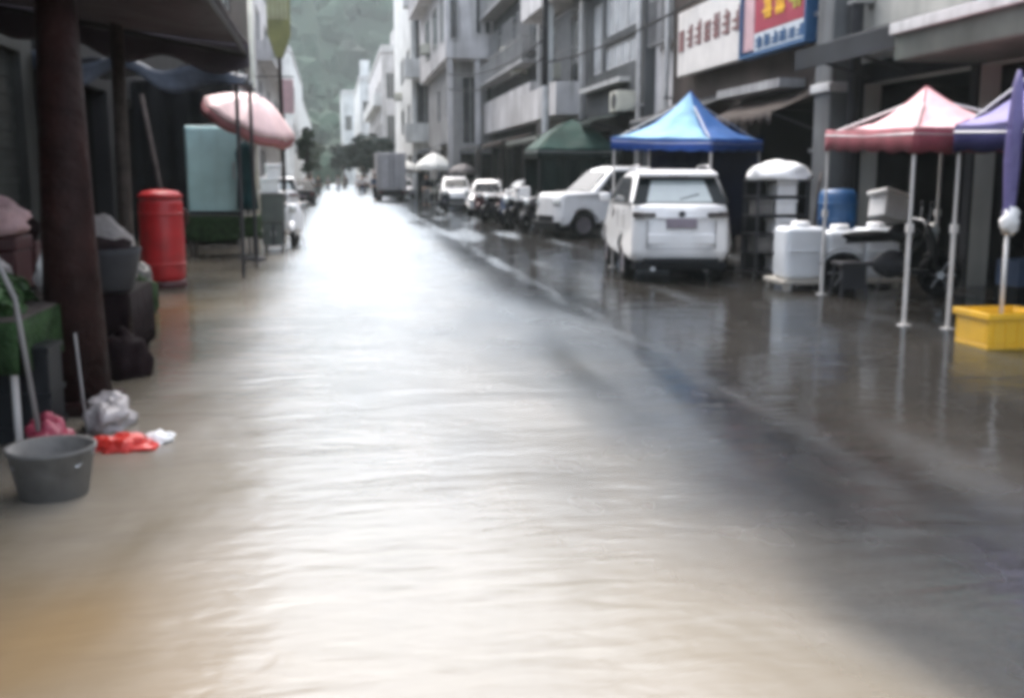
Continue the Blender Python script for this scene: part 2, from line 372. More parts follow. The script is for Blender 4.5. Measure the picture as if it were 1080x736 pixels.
def building(label, x0, x1, y0, y1, h, wm, street=(), end=(), side=1, trim='trim_pale', z_over=None, group='buildings lining the street', parapet=.5):
    """x0 = street face. side 1: right of the street, facing -X; side -1: left, facing +X."""
    root = thing('street_building', label, 'building', ((x0 + x1) / 2, (y0 + y1) / 2, 0), 0, group)
    off = root.location.copy(); mb = MB(); n = -1. if side == 1 else 1.
    SO, SU, SN = (x0, y0, 0), (0, 1, 0), (n, 0, 0)
    xa = min(x0, x1); EO, EU, EN = (xa, y0, 0), (1, 0, 0), (0, -1, 0)
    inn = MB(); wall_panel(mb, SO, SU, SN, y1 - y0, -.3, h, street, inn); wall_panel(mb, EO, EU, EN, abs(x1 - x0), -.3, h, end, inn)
    if inn.f: inn.build('shop_interior', 'interior_shade', root, off)
    mb.quad((x0, y1, -.3), (x1, y1, -.3), (x1, y1, h), (x0, y1, h)); mb.quad((x1, y0, -.3), (x1, y1, -.3), (x1, y1, h), (x1, y0, h))
    mb.build('wall', wm, root, off)
    t = MB(); xl, xr = min(x0, x1) - .12, max(x0, x1) + .12
    t.bx(xl, xr, y0 - .12, y1 - .02, h + .003, h + .18); t.bx(xl + .1, xl + .3, y0, y1 - .1, h + .18, h + .18 + parapet); t.bx(xr - .3, xr - .1, y0, y1 - .1, h + .18, h + .18 + parapet)
    t.bx(xl + .3, xr - .3, y0, y0 + .2, h + .18, h + .18 + parapet)
    t.build('roof', trim, root, off)
    fill_openings(root, off, SO, SU, SN, street); fill_openings(root, off, EO, EU, EN, end)
    return root, off
def balcony(root, off, x0, x1, y0, y1, z, m='trim_pale', hgt=.95, solid=True):
    mb = MB(); mb.bx(x0, x1, y0, y1, z - .16, z)
    b = mb.build('balcony', m, root, off)
    r = MB(); q = .08
    if solid:
        r.bx(x0, x0 + q, y0, y1, z + .003, z + hgt); r.bx(x0 + q, x1, y0, y0 + q, z + .003, z + hgt); r.bx(x0 + q, x1, y1 - q, y1, z + .003, z + hgt)
    else:
        r.bx(x0, x0 + .05, y0, y1, z + hgt - .05, z + hgt); r.bx(x0 + .05, x1, y0, y0 + .05, z + hgt - .05, z + hgt)
        n = max(2, int((y1 - y0) / .18))
        for i in range(n): y = y0 + .03 + (y1 - y0 - .06) * i / (n - 1); r.bx(x0 + .01, x0 + .04, y - .015, y + .015, z + .003, z + hgt - .05)
        n = max(2, int((x1 - x0) / .18))
        for i in range(1, n): x = x0 + (x1 - x0) * i / n; r.bx(x - .015, x + .015, y0 + .01, y0 + .04, z + .003, z + hgt - .05)
    r.build('railing', m, b, off)
XR = 9.0
# right row, near to far
r1, f1 = building('dark fronted shophouse with beige upper wall behind the pink and purple tents', XR, 18, 4.5, 18.2, 10.5, 'wall_beige',
    [(.2, 4.8, -.05, 3.1, 'shop'), (5.0, 9.2, -.05, 3.1, 'shop'), (9.4, 12.5, -.05, 3.1, 'shop'), (1, 3, 5.2, 7, 'win'), (5, 7, 5.2, 7, 'win'), (10.5, 12.5, 6.4, 8, 'win')])
mb = MB(); [mb.bx(XR - .05, XR - .003, a_, b_, -.02, 3.45) for a_, b_ in ((4.5, 4.69), (9.31, 9.49), (13.71, 13.89), (17.01, 17.2))]; mb.bx(XR - .05, XR - .003, 4.69, 17.01, 3.11, 3.45); mb.build('pier_shade', 'wall_black', r1, f1)  # dark covers added over the piers so the shopfront looks unlit
a1 = thing('shop_awning', 'black sloping shop awning along the beige wall over the pink tent', 'awning', (8.2, 15.5, 3.5))
mb = MB(); mb.add([(9, 13.9, 4.02), (9, 17.1, 4.02), (7.8, 17.1, 3.62), (7.8, 13.9, 3.62), (9, 13.9, 3.9), (9, 17.1, 3.9), (7.8, 17.1, 3.5), (7.8, 13.9, 3.5)], [(0, 1, 2, 3), (7, 6, 5, 4), (0, 3, 7, 4), (1, 5, 6, 2), (0, 4, 5, 1)])
mb.build('cover', 'awning_dark', a1, a1.location)
MB().bx(7.76, 7.80, 13.9, 17.1, 3.32, 3.64).build('fascia', 'awning_dark', a1, a1.location)
[MB().tube([(7.85, y, 3.5), (8.98, y, 3.2)], .025).build('bracket', 'dark_steel', a1, a1.location) for y in (14.2, 15.6, 16.8)]
a2 = thing('shop_awning', 'olive grey box awning with pale front edge over the purple tent', 'awning', (8.2, 11, 3.4))
mb = MB(); mb.bx(7.7, 9, 6.5, 13.8, 3.12, 3.6); mb.build('cover', 'awning_olive', a2, a2.location, bevel=.04)
MB().bx(7.62, 7.695, 6.5, 13.8, 3.48, 3.63).build('fascia', 'trim_pale', a2, a2.location, bevel=.01)
s = thing('signboard', 'plain turquoise signboard above the olive grey awning', 'sign', (8.93, 11.5, 3.9))
MB().bx(8.88, 8.995, 8.5, 13.75, 3.78, 4.9).build('panel', 'cyan_sign', s, s.location, bevel=.02)
mb = MB(); bars(mb, (8.93, 8.5, 0), (0, 1, 0), (-1, 0, 0), -.06, 5.31, 3.72, 4.96, 0, .06, 1, 1, .16); mb.build('frame', 'dark_steel', s, s.location)

r2, f2 = building('brown shophouse carrying the white and the red signboards', XR, 18, 18.25, 27.4, 12, 'wall_brown',
    [(.3, 3.9, -.05, 3.0, 'shop'), (4.3, 8.1, -.05, 3.0, 'shop'), (1, 3, 7, 8.8, 'win'), (5, 7, 7, 8.8, 'win')])
MB().bx(XR - .55, XR - .003, 19.3, 22.6, 3.25, 3.42).build('ledge', 'wall_grey', r2, f2)
def glyph(mb, Oy, z, w, h, rnd, x):
    """block of strokes filling one character cell"""
    t = w * .13
    for i in range(rnd.choice((2, 3))): yy = Oy + w * (.12 + .76 * (i + rnd.random() * .4) / 3); mb.bx(x, x + .015, yy - t / 2, yy + t / 2, z + h * .05, z + h * rnd.uniform(.75, 1))
    for i in range(rnd.choice((2, 3))): zz = z + h * (.15 + .75 * (i + rnd.random() * .3) / 3); mb.bx(x - .002, x + .012, Oy + w * .04, Oy + w * rnd.uniform(.75, .96), zz - t * .4, zz + t * .4)
rnd = random.Random(4)
s = thing('signboard', 'long white signboard with a row of brown red characters', 'sign', (8.7, 23.7, 4.02))
MB().bx(8.62, 8.8, 21.5, 25.9, 4.02, 5.55).build('panel', 'sign_white', s, s.location, bevel=.02)
mb = MB()
for i in range(6): glyph(mb, 21.75 + i * .6, 4.6, .50, .60, rnd, 8.60)
mb.build('lettering', 'ink_brown', s, s.location)
mb = MB(); mb.bx(8.598, 8.618, 25.4, 25.75, 4.6, 5.1); mb.build('emblem', 'ink_brown', s, s.location)
s = thing('signboard', 'red signboard with big yellow characters over a pale strip of blue ones', 'sign', (8.65, 19.6, 4.05))
MB().bx(8.55, 8.75, 18.42, 20.85, 4.42, 5.9).build('panel', 'sign_red', s, s.location, bevel=.02)
MB().bx(8.55, 8.75, 18.42, 20.85, 4.05, 4.415).build('lower_panel', 'sign_grey', s, s.location, bevel=.02)
MB().bx(8.54, 8.76, 20.86, 21.42, 4.1, 5.9).build('side_panel', 'sign_pink', s, s.location, bevel=.02)
mb = MB(); glyph(mb, 19.95, 4.6, .5, .95, rnd, 8.53); glyph(mb, 19.35, 4.6, .55, .95, rnd, 8.53); mb.build('lettering', 'ink_yellow', s, s.location)
mb = MB(); glyph(mb, 18.65, 4.6, .6, .95, rnd, 8.53); mb.build('lettering', 'ink_green', s, s.location)
mb = MB(); [glyph(mb, 18.5 + i * .38, 4.1, .34, .27, rnd, 8.53) for i in range(6)]; mb.build('lettering', 'ink_blue', s, s.location)
mb = MB(); bars(mb, (8.6, 18.32, 0), (0, 1, 0), (-1, 0, 0), 0, 3.16, 3.97, 6.0, 0, .07, 1, 1, .24); mb.build('frame', 'ink_blue', s, s.location)
# columns and pipes between the shophouses
for (y, w, m_, lab) in ((17.75, .42, 'wall_column', 'grey concrete column between the red signboard and the black awning'),):
    c = thing('facade_column', lab, 'column', (8.78, y, 0))
    MB().bx(8.5, 8.98, y - .5, y + .12, -.1, 10.5).build('shaft', m_, c, c.location, bevel=.03)
    MB().bx(8.44, 9.0, y - .56, y + .18, 3.0, 3.16).build('collar', 'trim_pale', c, c.location, bevel=.02)
for y, lab in ((16.9, 'dark drainpipe on the wall right of the grey column'), (18.14, 'dark drainpipe beside the red signboard')):
    p_ = thing('drainpipe', lab, 'pipe', (8.8, y, 0)); mb = MB(); mb.tube([(8.75, y, 0), (8.75, y, 10.3)], .10, 12); mb.build('pipe', 'dark_steel', p_, p_.location, smooth=True)
    mb = MB(); [mb.bx(8.62, 8.99, y - .13, y + .13, z, z + .06) for z in (2, 4.4, 6.8)]; mb.build('clamp', 'steel', p_, p_.location)

r2b, f2b = building('narrow pale fronted building squeezed behind the blue tent peak', XR + .3, 18, 27.5, 29.9, 11, 'wall_light',
    [(.3, 2.1, -.05, 3, 'shop'), (.4, 2.0, 5.2, 8.5, 'win')])
r3, f3 = building('dark grey building with one wide bright upper window', XR, 18, 30, 37.2, 13, 'wall_grey_dark',
    [(.4, 3.3, -.05, 3.1, 'shop'), (3.8, 6.9, -.05, 3.1, 'shop'), (.9, 4.6, 6.05, 7.3, 'win', 'sky_reflect_glass', 3), (.9, 4.6, 5.0, 5.75, 'win', 'sky_reflect_glass', 4), (5.0, 6.3, 5.0, 7.3, 'win', 'sky_reflect_glass', 2), (1, 6, 9.3, 11, 'win')])
MB().bx(XR - .35, XR - .003, 31.5, 36.8, 4.42, 4.56).build('ledge', 'trim_pale', r3, f3)
r4, f4 = building('grey building with pale rounded balcony beside the utility pole', XR, 18, 37.4, 45, 13.5, 'wall_grey',
    [(.5, 3.4, -.05, 3.1, 'shop'), (4, 7.1, -.05, 3.1, 'shop'), (.9, 3.2, 4.9, 7.6, 'win'), (4.0, 6.4, 4.9, 7.6, 'win')])
balcony(r4, f4, XR - 1.0, XR - .003, 37.6, 44.6, 3.95, 'wall_light', 1.0)
MB().bx(XR - 1.0, XR - .003, 37.6, 44.8, 7.9, 9.4).build('upper_band', 'wall_light', r4, f4, bevel=.05)
mb = MB(); mb.bx(XR - .98, XR - .72, 39.4, 39.75, 5.0, 7.897); mb.build('pillar', 'wall_white', r4, f4)
r5, f5 = building('dark grey four storey building with a pale band above its shops', XR, 18, 45.2, 59.8, 16, 'wall_grey_dark',
    [(.5, 4.4, -.05, 3.2, 'shop'), (5, 9, -.05, 3.2, 'shop'), (9.5, 14, -.05, 3.2, 'shop'), (1, 4, 7, 9, 'win'), (5.5, 8.5, 7, 9, 'win'), (10, 13, 7, 9, 'win'), (1, 4, 10.6, 12.6, 'win'), (5.5, 8.5, 10.6, 12.6, 'win')])
MB().bx(XR - .5, XR - .003, 45.4, 59.6, 3.9, 5.6).build('band', 'wall_light', r5, f5, bevel=.04)
MB().bx(XR - .9, XR - .003, 45.4, 50.5, 10.2, 13.4).build('bay', 'wall_light', r5, f5, bevel=.04)
# projecting light block
r6, f6 = building('light building with overhanging upper floors and tall narrow windows', 6.9, 16, 60.4, 76, 16.5, 'wall_grey',
    [(1, 5, -.05, 3.2, 'shop'), (6, 10, -.05, 3.2, 'shop'), (2, 4, 5, 7, 'win'), (7, 9, 5, 7, 'win')],
    [(.5, 1.5, 3.4, 7.2, 'win'), (1.9, 2.6, 4.0, 7.2, 'win'), (.4, 2.9, -.05, 2.9, 'shop')])
mb = MB(); mb.bx(6.35, 10.2, 59.0, 76.1, 8.0, 16.4); u6 = mb.build('upper_storey', 'wall_light', r6, f6, bevel=.05)
fill_openings(r6, f6, (6.35, 58.86, 0), (1, 0, 0), (0, -1, 0), [(1.65, 2.0, 9.3, 13.2, 'win', 'window_glass', 1), (2.15, 2.5, 9.3, 13.2, 'win', 'window_glass', 1), (2.65, 3.2, 10.4, 13.6, 'win', 'window_glass', 1), (.2, .7, 9.0, 11.2, 'win', 'window_glass', 1)])
fill_openings(r6, f6, (6.24, 59.0, 0), (0, 1, 0), (-1, 0, 0), [(.6, 2.6, 9.0, 11.5, 'win'), (4, 7, 9.0, 11.5, 'win'), (9, 12, 9.0, 11.5, 'win')])
mb = MB(); [mb.bx(x, x + .28, 59.1, 59.4, -.1, 7.997) for x in (6.45, 8.0, 9.3)]; mb.build('pillar', 'wall_light', r6, f6)
r7, f7 = building('white tower block with stacked corner balconies down the street', 5.9, 14, 78, 98, 19, 'wall_white',
    [(1, 6, -.05, 3.2, 'shop'), (2, 5, 5, 7, 'win'), (2, 5, 9, 11, 'win'), (8, 12, 5, 7, 'win'), (8, 12, 9, 11, 'win')],
    [(.3, 1.1, 10.0, 13, 'win'), (.3, 1.6, 5.4, 8.4, 'win'), (1.9, 2.7, 5.4, 8.4, 'win'), (.3, 2.4, -.05, 3.2, 'shop'), (1.6, 2.6, 10, 13, 'win')])
for z in (4.2, 8.7, 13.6): balcony(r7, f7, 5.3, 7.9, 76.6, 77.997, z, 'wall_white', 1.15)
r8, f8 = building('pale stepped terrace of narrow houses with dark windows far along', 5.0, 13, 104, 140, 13.4, 'wall_light',
    [(2, 6, 4, 7, 'win'), (9, 13, 4, 7, 'win'), (2, 6, 9, 11, 'win'), (16, 20, 4, 7, 'win'), (9, 13, 9, 11, 'win')],
    [(.4, 1.2, 4.2, 7.5, 'win'), (1.6, 2.4, 4.2, 7.5, 'win'), (.4, 1.2, 9, 11.5, 'win'), (1.6, 2.4, 9, 11.5, 'win'), (.3, 2.2, -.05, 3, 'shop')])
MB().bx(6.2, 8.2, 105, 109, 13.9, 15.6).build('stair_house', 'wall_light', r8, f8)
r9, f9 = building('tall pale far house with a slim white stair turret', 4.1, 12, 150, 185, 14.8, 'wall_white', [(2, 6, 4, 7, 'win'), (9, 14, 8, 11, 'win')], [(.4, 1.5, 4, 7, 'win'), (.4, 1.5, 9, 12, 'win'), (2, 3, 9, 12, 'win')])
MB().bx(4.3, 5.6, 151, 153, 15.3, 17.6).build('turret', 'wall_white', r9, f9)
r10, f10 = building('white slab house closing the far right end of the street', 2.4, 10, 222, 250, 18.5, 'wall_white', [(3, 8, 5, 9, 'win')], [(.6, 2.0, 5, 8, 'win'), (.6, 2.0, 11, 14, 'win')])
# left row
XL = -4.3
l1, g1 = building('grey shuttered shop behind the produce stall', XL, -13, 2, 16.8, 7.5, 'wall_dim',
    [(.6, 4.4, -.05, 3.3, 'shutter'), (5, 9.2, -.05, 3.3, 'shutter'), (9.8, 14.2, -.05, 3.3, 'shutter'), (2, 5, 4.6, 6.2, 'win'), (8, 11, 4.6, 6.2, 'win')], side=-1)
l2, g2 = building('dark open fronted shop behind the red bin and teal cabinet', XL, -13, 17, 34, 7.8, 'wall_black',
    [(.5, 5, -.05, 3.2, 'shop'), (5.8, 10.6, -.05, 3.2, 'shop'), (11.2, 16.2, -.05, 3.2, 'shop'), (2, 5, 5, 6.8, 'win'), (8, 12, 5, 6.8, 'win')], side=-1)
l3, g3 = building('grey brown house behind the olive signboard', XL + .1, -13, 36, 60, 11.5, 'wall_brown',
    [(1, 5, -.05, 3.2, 'shop'), (7, 12, -.05, 3.2, 'shop'), (2, 5, 5, 7, 'win'), (9, 13, 5, 7, 'win'), (16, 20, 5, 7, 'win'), (9, 13, 8.6, 10.4, 'win')], [(6, 8, 5, 8, 'win')], side=-1)
l4, g4 = building('pale tall house on the left beyond the olive signboard', XL + .2, -13, 62, 96, 17.5, 'wall_light',
    [(2, 7, -.05, 3.2, 'shop'), (2, 6, 5, 7.4, 'win'), (10, 15, 5, 7.4, 'win'), (20, 26, 5, 7.4, 'win'), (2, 6, 9, 11.4, 'win'), (10, 15, 9, 11.4, 'win'), (20, 26, 9, 11.4, 'win'), (10, 15, 13, 15, 'win'), (20, 26, 13, 15, 'win')], [(6.5, 8, 5, 8, 'win'), (6.5, 8, 10, 13, 'win')], side=-1)
for z in (4.3, 8.4): balcony(l4, g4, -4.097, -3.2, 64, 94, z, 'wall_light', 1.0)
l5, g5 = building('whitish low house on the left at the street end', XL + .6, -13, 108, 150, 13.6, 'wall_white', [(3, 9, 4, 7, 'win'), (14, 20, 4, 7, 'win'), (3, 9, 9, 11, 'win')], [(7, 8.6, 4, 8, 'win')], side=-1)
l6, g6 = building('pale distant house on the left below the hill', XL, -14, 160, 245, 13, 'wall_white', [(5, 15, 4, 8, 'win'), (30, 45, 4, 8, 'win')], [(8, 9.4, 5, 9, 'win')], side=-1)

# ------------------------------------------------------------------ tents and parasols
def tent(name, label, corners, peak, val, mats, valm, leg_m, zleg=0., group='pop up tents along the right kerb', sag=.22, skip=(), extra=None):
    cs = [Vector(c) for c in corners]; pk = Vector(peak); base = sum(cs, V(0, 0, 0)) / 4; base.z = 0
    root = thing(name, label, 'tent', base, 0, group)
    for i in range(4):
        a, b = cs[i], cs[(i + 1) % 4]
        def fn(u, v):
            e = a.lerp(b, u); p = e.lerp(pk, v); p.z -= sag * math.sin(math.pi * v) * (.5 + .5 * abs(2 * u - 1) ** 2) * .9
            p.z += (.035 * noise.noise(V(u * 4, v * 4, i * 3)) + .018 * noise.noise(V(u * 11, v * 6, i))) * math.sin(math.pi * min(1, v + .15)); return p
        MB().sheet(fn, 20, 20).build('canopy_panel', mats[i], root, base, smooth=True, thick=.008)
        def fv(u, v):
            e = a.lerp(b, u); e.z -= v * val * (1 - .12 * (1 - abs(math.cos(u * math.pi * 5)))) + .004; o_ = (e - pk); o_.z = 0; return e + o_.normalized() * .006
        MB().sheet(fv, 30, 2).build('valance', valm, root, base, smooth=True, thick=.006)
        MB().tube([fn(0, k / 12) + V(0, 0, .006) for k in range(13)], .009, 6).build('seam', valm, root, base, smooth=True)
        if i not in skip:
            mb = MB(); ins = (pk - a); ins.z = 0; ins.normalize(); q = a + ins * .06
            mb.tube([(q.x, q.y, zleg), (q.x, q.y, a.z * .5)], .024, 8); mb.tube([(q.x, q.y, a.z * .5 - .02), (q.x, q.y, a.z - .01)], .018, 8)
            mb.box((q.x, q.y, zleg + .01), (.11, .11, .02)); mb.box((q.x, q.y, a.z * .5), (.06, .06, .09)); mb.build('leg', leg_m, root, base)
    mb = MB()
    for i in range(4):
        a, b = cs[i], cs[(i + 1) % 4]; h_ = V(0, 0, -.06)
        mb.tube([a + h_, (a + b) / 2 + V(0, 0, .22 - .3), b + h_], .012, 6)
        mb.tube([a + h_, pk + V(0, 0, -.12)], .012, 6)
    mb.build('frame', 'steel', root, base)
    return root, base
# blue tent behind the white SUV: one corner towards us
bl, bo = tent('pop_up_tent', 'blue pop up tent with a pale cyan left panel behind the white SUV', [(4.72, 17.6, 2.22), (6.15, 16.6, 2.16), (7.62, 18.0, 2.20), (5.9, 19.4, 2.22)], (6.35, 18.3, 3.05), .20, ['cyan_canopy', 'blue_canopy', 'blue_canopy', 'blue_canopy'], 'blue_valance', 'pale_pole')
MB().sheet(lambda u, v: V(5.95 + 1.6 * u, 19.32 - 1.3 * u + .03 * math.sin(u * 30), .5 + 1.65 * v), 30, 4).build('side_cloth', 'navy_dark', bl, bo, smooth=True, thick=.006)
# pink and purple tents at the right kerb
tent('pop_up_tent', 'faded pink pop up tent with dark red valance', [(5.90, 10.05, 2.05), (7.8, 10.05, 2.05), (8.1, 13.1, 2.15), (6.42, 13.1, 2.15)], (6.80, 11.4, 2.58), .26, ['pink_light', 'pink_light', 'pink_light', 'pink_light'], 'maroon_valance', 'pale_pole', -.01)
tent('pop_up_tent', 'lavender pop up tent with navy valance beside the yellow base', [(6.22, 7.2, 2.0), (7.9, 7.2, 2.0), (7.9, 9.85, 2.06), (6.22, 9.85, 2.06)], (6.95, 8.65, 3.12), .26, ['lavender'] * 4, 'navy', 'pale_pole', -.01)
# dark green tent further down
gt, go = tent('pop_up_tent', 'dark green tarpaulin tent with closed sides beside the white off roader', [(5.95, 30.4, 2.35), (8.4, 30.4, 2.35), (8.6, 33.4, 2.4), (6.1, 33.4, 2.4)], (7.3, 31.9, 3.3), .28, ['tarp_green'] * 4, 'tarp_green_dark', 'dark_steel', sag=-.12)
for a, b in (((6.05, 30.5), (8.35, 30.5)), ((6.12, 33.3), (8.5, 33.3)), ((8.45, 30.6), (8.55, 33.2))):
    MB().sheet(lambda u, v: V(a[0] + (b[0] - a[0]) * u, a[1] + (b[1] - a[1]) * u + .05 * math.sin(u * 28), .02 + 2.25 * v), 40, 4).build('side_cloth', 'tarp_green_dark', gt, go, smooth=True, thick=.006)

def parasol(label, loc, r, h, zc, m_top, m_und, tilt=(0, 0), pole='pale_pole', rise=.4, dirz=0., group=None, hub=None):
    root = thing('parasol', label, 'parasol', loc, 0, group)
    rot = Matrix.Rotation(dirz, 3, 'Z') @ Matrix.Rotation(tilt[0], 3, 'Y') @ Matrix.Rotation(tilt[1], 3, 'X')
    c = V(*(hub or (0, 0, zc)))
    def fn(u, v):
        ph = 2 * math.pi * u; k = abs(math.sin(ph * 4)); rr = r * v * (1 - .05 * k * v)
        return rot @ V(rr * math.cos(ph), rr * math.sin(ph), rise * (1 - v ** 1.6) - .05 * k * v) + c
    MB().sheet(fn, 64, 8).build('canopy', m_top, root, smooth=True, thick=.01)
    def fv(u, v):
        ph = 2 * math.pi * u; k = abs(math.sin(ph * 4)); rr = r * (1 - .05 * k)
        return rot @ V(rr * math.cos(ph), rr * math.sin(ph), -.05 * k - .02 - .16 * v) + c
    MB().sheet(fv, 64, 2).build('valance', m_und, root, smooth=True, thick=.006)
    mb = MB(); mb.tube([(0, 0, 0), (0, 0, c.z * .55), c + rot @ V(0, 0, rise + .06)], .024, 10); mb.build('pole', pole, root, smooth=True)
    for i in range(8):
        q = 2 * math.pi * i / 8; MB().tube([c + rot @ V(.02, 0, rise - .02), c + rot @ V(r * .97 * math.cos(q), r * .97 * math.sin(q), -.015)], .008, 5).build('rib', 'dark_steel', root)
    mb = MB(); mb.lathe([(.2, 0), (.2, .05), (.16, .09), (.05, .11)], seg=20); mb.build('base', 'dark_steel', root, smooth=False)
    return root
parasol('tilted pink parasol over the teal cabinet with dark red edge', (-1.45, 20.2, -.02), .88, 2.6, 2.66, 'pink_cloth', 'dusty_rose', (R(24), R(14)), 'pale_pole', .42)
parasol('cream parasol open far down the street beside the grey van', (5.75, 60, -.02), 1.15, 2.5, 2.15, 'cream_cloth', 'cream_cloth', (0, 0), 'pale_pole', .75)
parasol('dull grey parasol just right of the cream one', (7.1, 57.4, -.02), .8, 2.3, 1.95, 'sack', 'sack', (0, 0), 'dark_steel', .35)

parasol('pale grey parasol right of the box truck', (5.0, 73, -.02), 1.1, 2.4, 2.1, 'cream_cloth', 'sack', (0, 0), 'dark_steel', .6)
parasol('dull pink parasol far behind the box truck', (4.6, 90, -.02), 1.1, 2.4, 2.1, 'pink_light', 'dusty_rose', (0, 0), 'dark_steel', .6)
# furled purple parasol in a yellow base
fp = thing('furled_parasol', 'furled purple parasol standing in the yellow crate', 'parasol', (6.12, 8.75, .1))
MB().tube([(0, 0, -.04), (0, 0, 1.05)], .02, 10).build('pole', 'pale_pole', fp, smooth=True)
MB().lathe([(.03, .98), (.06, 1.08), (.05, 1.2), (.068, 1.6), (.06, 2.0), (.04, 2.28), (.012, 2.40)], seg=20, wob=lambda q, z: 1 + .18 * math.sin(q * 6 + z * 2)).build('folded_canopy', 'purple_cover', fp, smooth=True)
MB().blob((0, -.02, 1.05), (.085, .085, .12), 3, .5, 3, 16, 10).build('tie', 'white_cloth', fp, smooth=True)
yb = thing('yellow_crate', 'yellow plastic crate weighted as a base at the right water edge', 'crate', (6.16, 8.80, -.03))
mb = MB(); mb.bx(-.30, .30, -.26, .26, 0, .06)
for (x0, x1, y0, y1) in ((-.30, .30, -.26, -.23), (-.30, .30, .23, .26), (-.30, -.27, -.23, .23), (.27, .30, -.23, .23)): mb.bx(x0, x1, y0, y1, .06, .33)
mb.build('body', 'yellow_plastic', yb, bevel=.012)
mb = MB(); [mb.bx(*q, .295, .355) for q in ((-.325, .325, -.285, -.262), (-.325, .325, .262, .285), (-.325, -.302, -.262, .262), (.302, .325, -.262, .262))]; mb.build('rim', 'yellow_plastic', yb, bevel=.006)
mb = MB(); [mb.bx(x - .012, x + .012, -.272, -.262, .02, .29) for x in (-.24, -.12, 0, .12, .24)]; mb.build('rib', 'yellow_plastic', yb)
MB().blob((0, 0, .17), (.25, .2, .1), 5, .3, 3).build('filling', 'cardboard', yb, smooth=True)

# ------------------------------------------------------------------ vehicles
def wheel(root, x, y, r, w, side):
    m = Matrix.Rotation(R(90) * side, 3, 'Y')
    wh = MB().lathe([(r * .1, -w * .3), (r * .5, -w * .35), (r * .62, -w * .2)], (x, y, r), 20, m).build('wheel', 'dark_steel', root, smooth=True)
    MB().lathe([(r * .62, -w / 2 + .02), (r * .9, -w / 2), (r * .985, -w * .34), (r, 0), (r * .985, w * .34), (r * .9, w / 2), (r * .64, w / 2 - .01), (r * .62, w * .25), (r * .62, -w / 2 + .02)], (x, y, r), 28, m).build('tyre', 'black_rubber', wh, smooth=True)
    mb = MB(); mb.lathe([(r * .63, w * .1), (r * .63, w * .42), (r * .57, w * .42), (r * .55, w * .22)], (x, y, r), 28, m)
    for k in range(5):
        q = 2 * math.pi * k / 5; mm = m @ Matrix.Rotation(q, 3, 'Z')
        mb.box(Vector((x, y, r)) + mm @ V(r * .3, 0, w * .36), (r * .56, r * .17, w * .1), mm)
    mb.lathe([(r * .14, w * .28), (r * .14, w * .44), (r * .05, w * .46)], (x, y, r), 14, m)
    mb.build('rim', 'rim_alloy', wh)
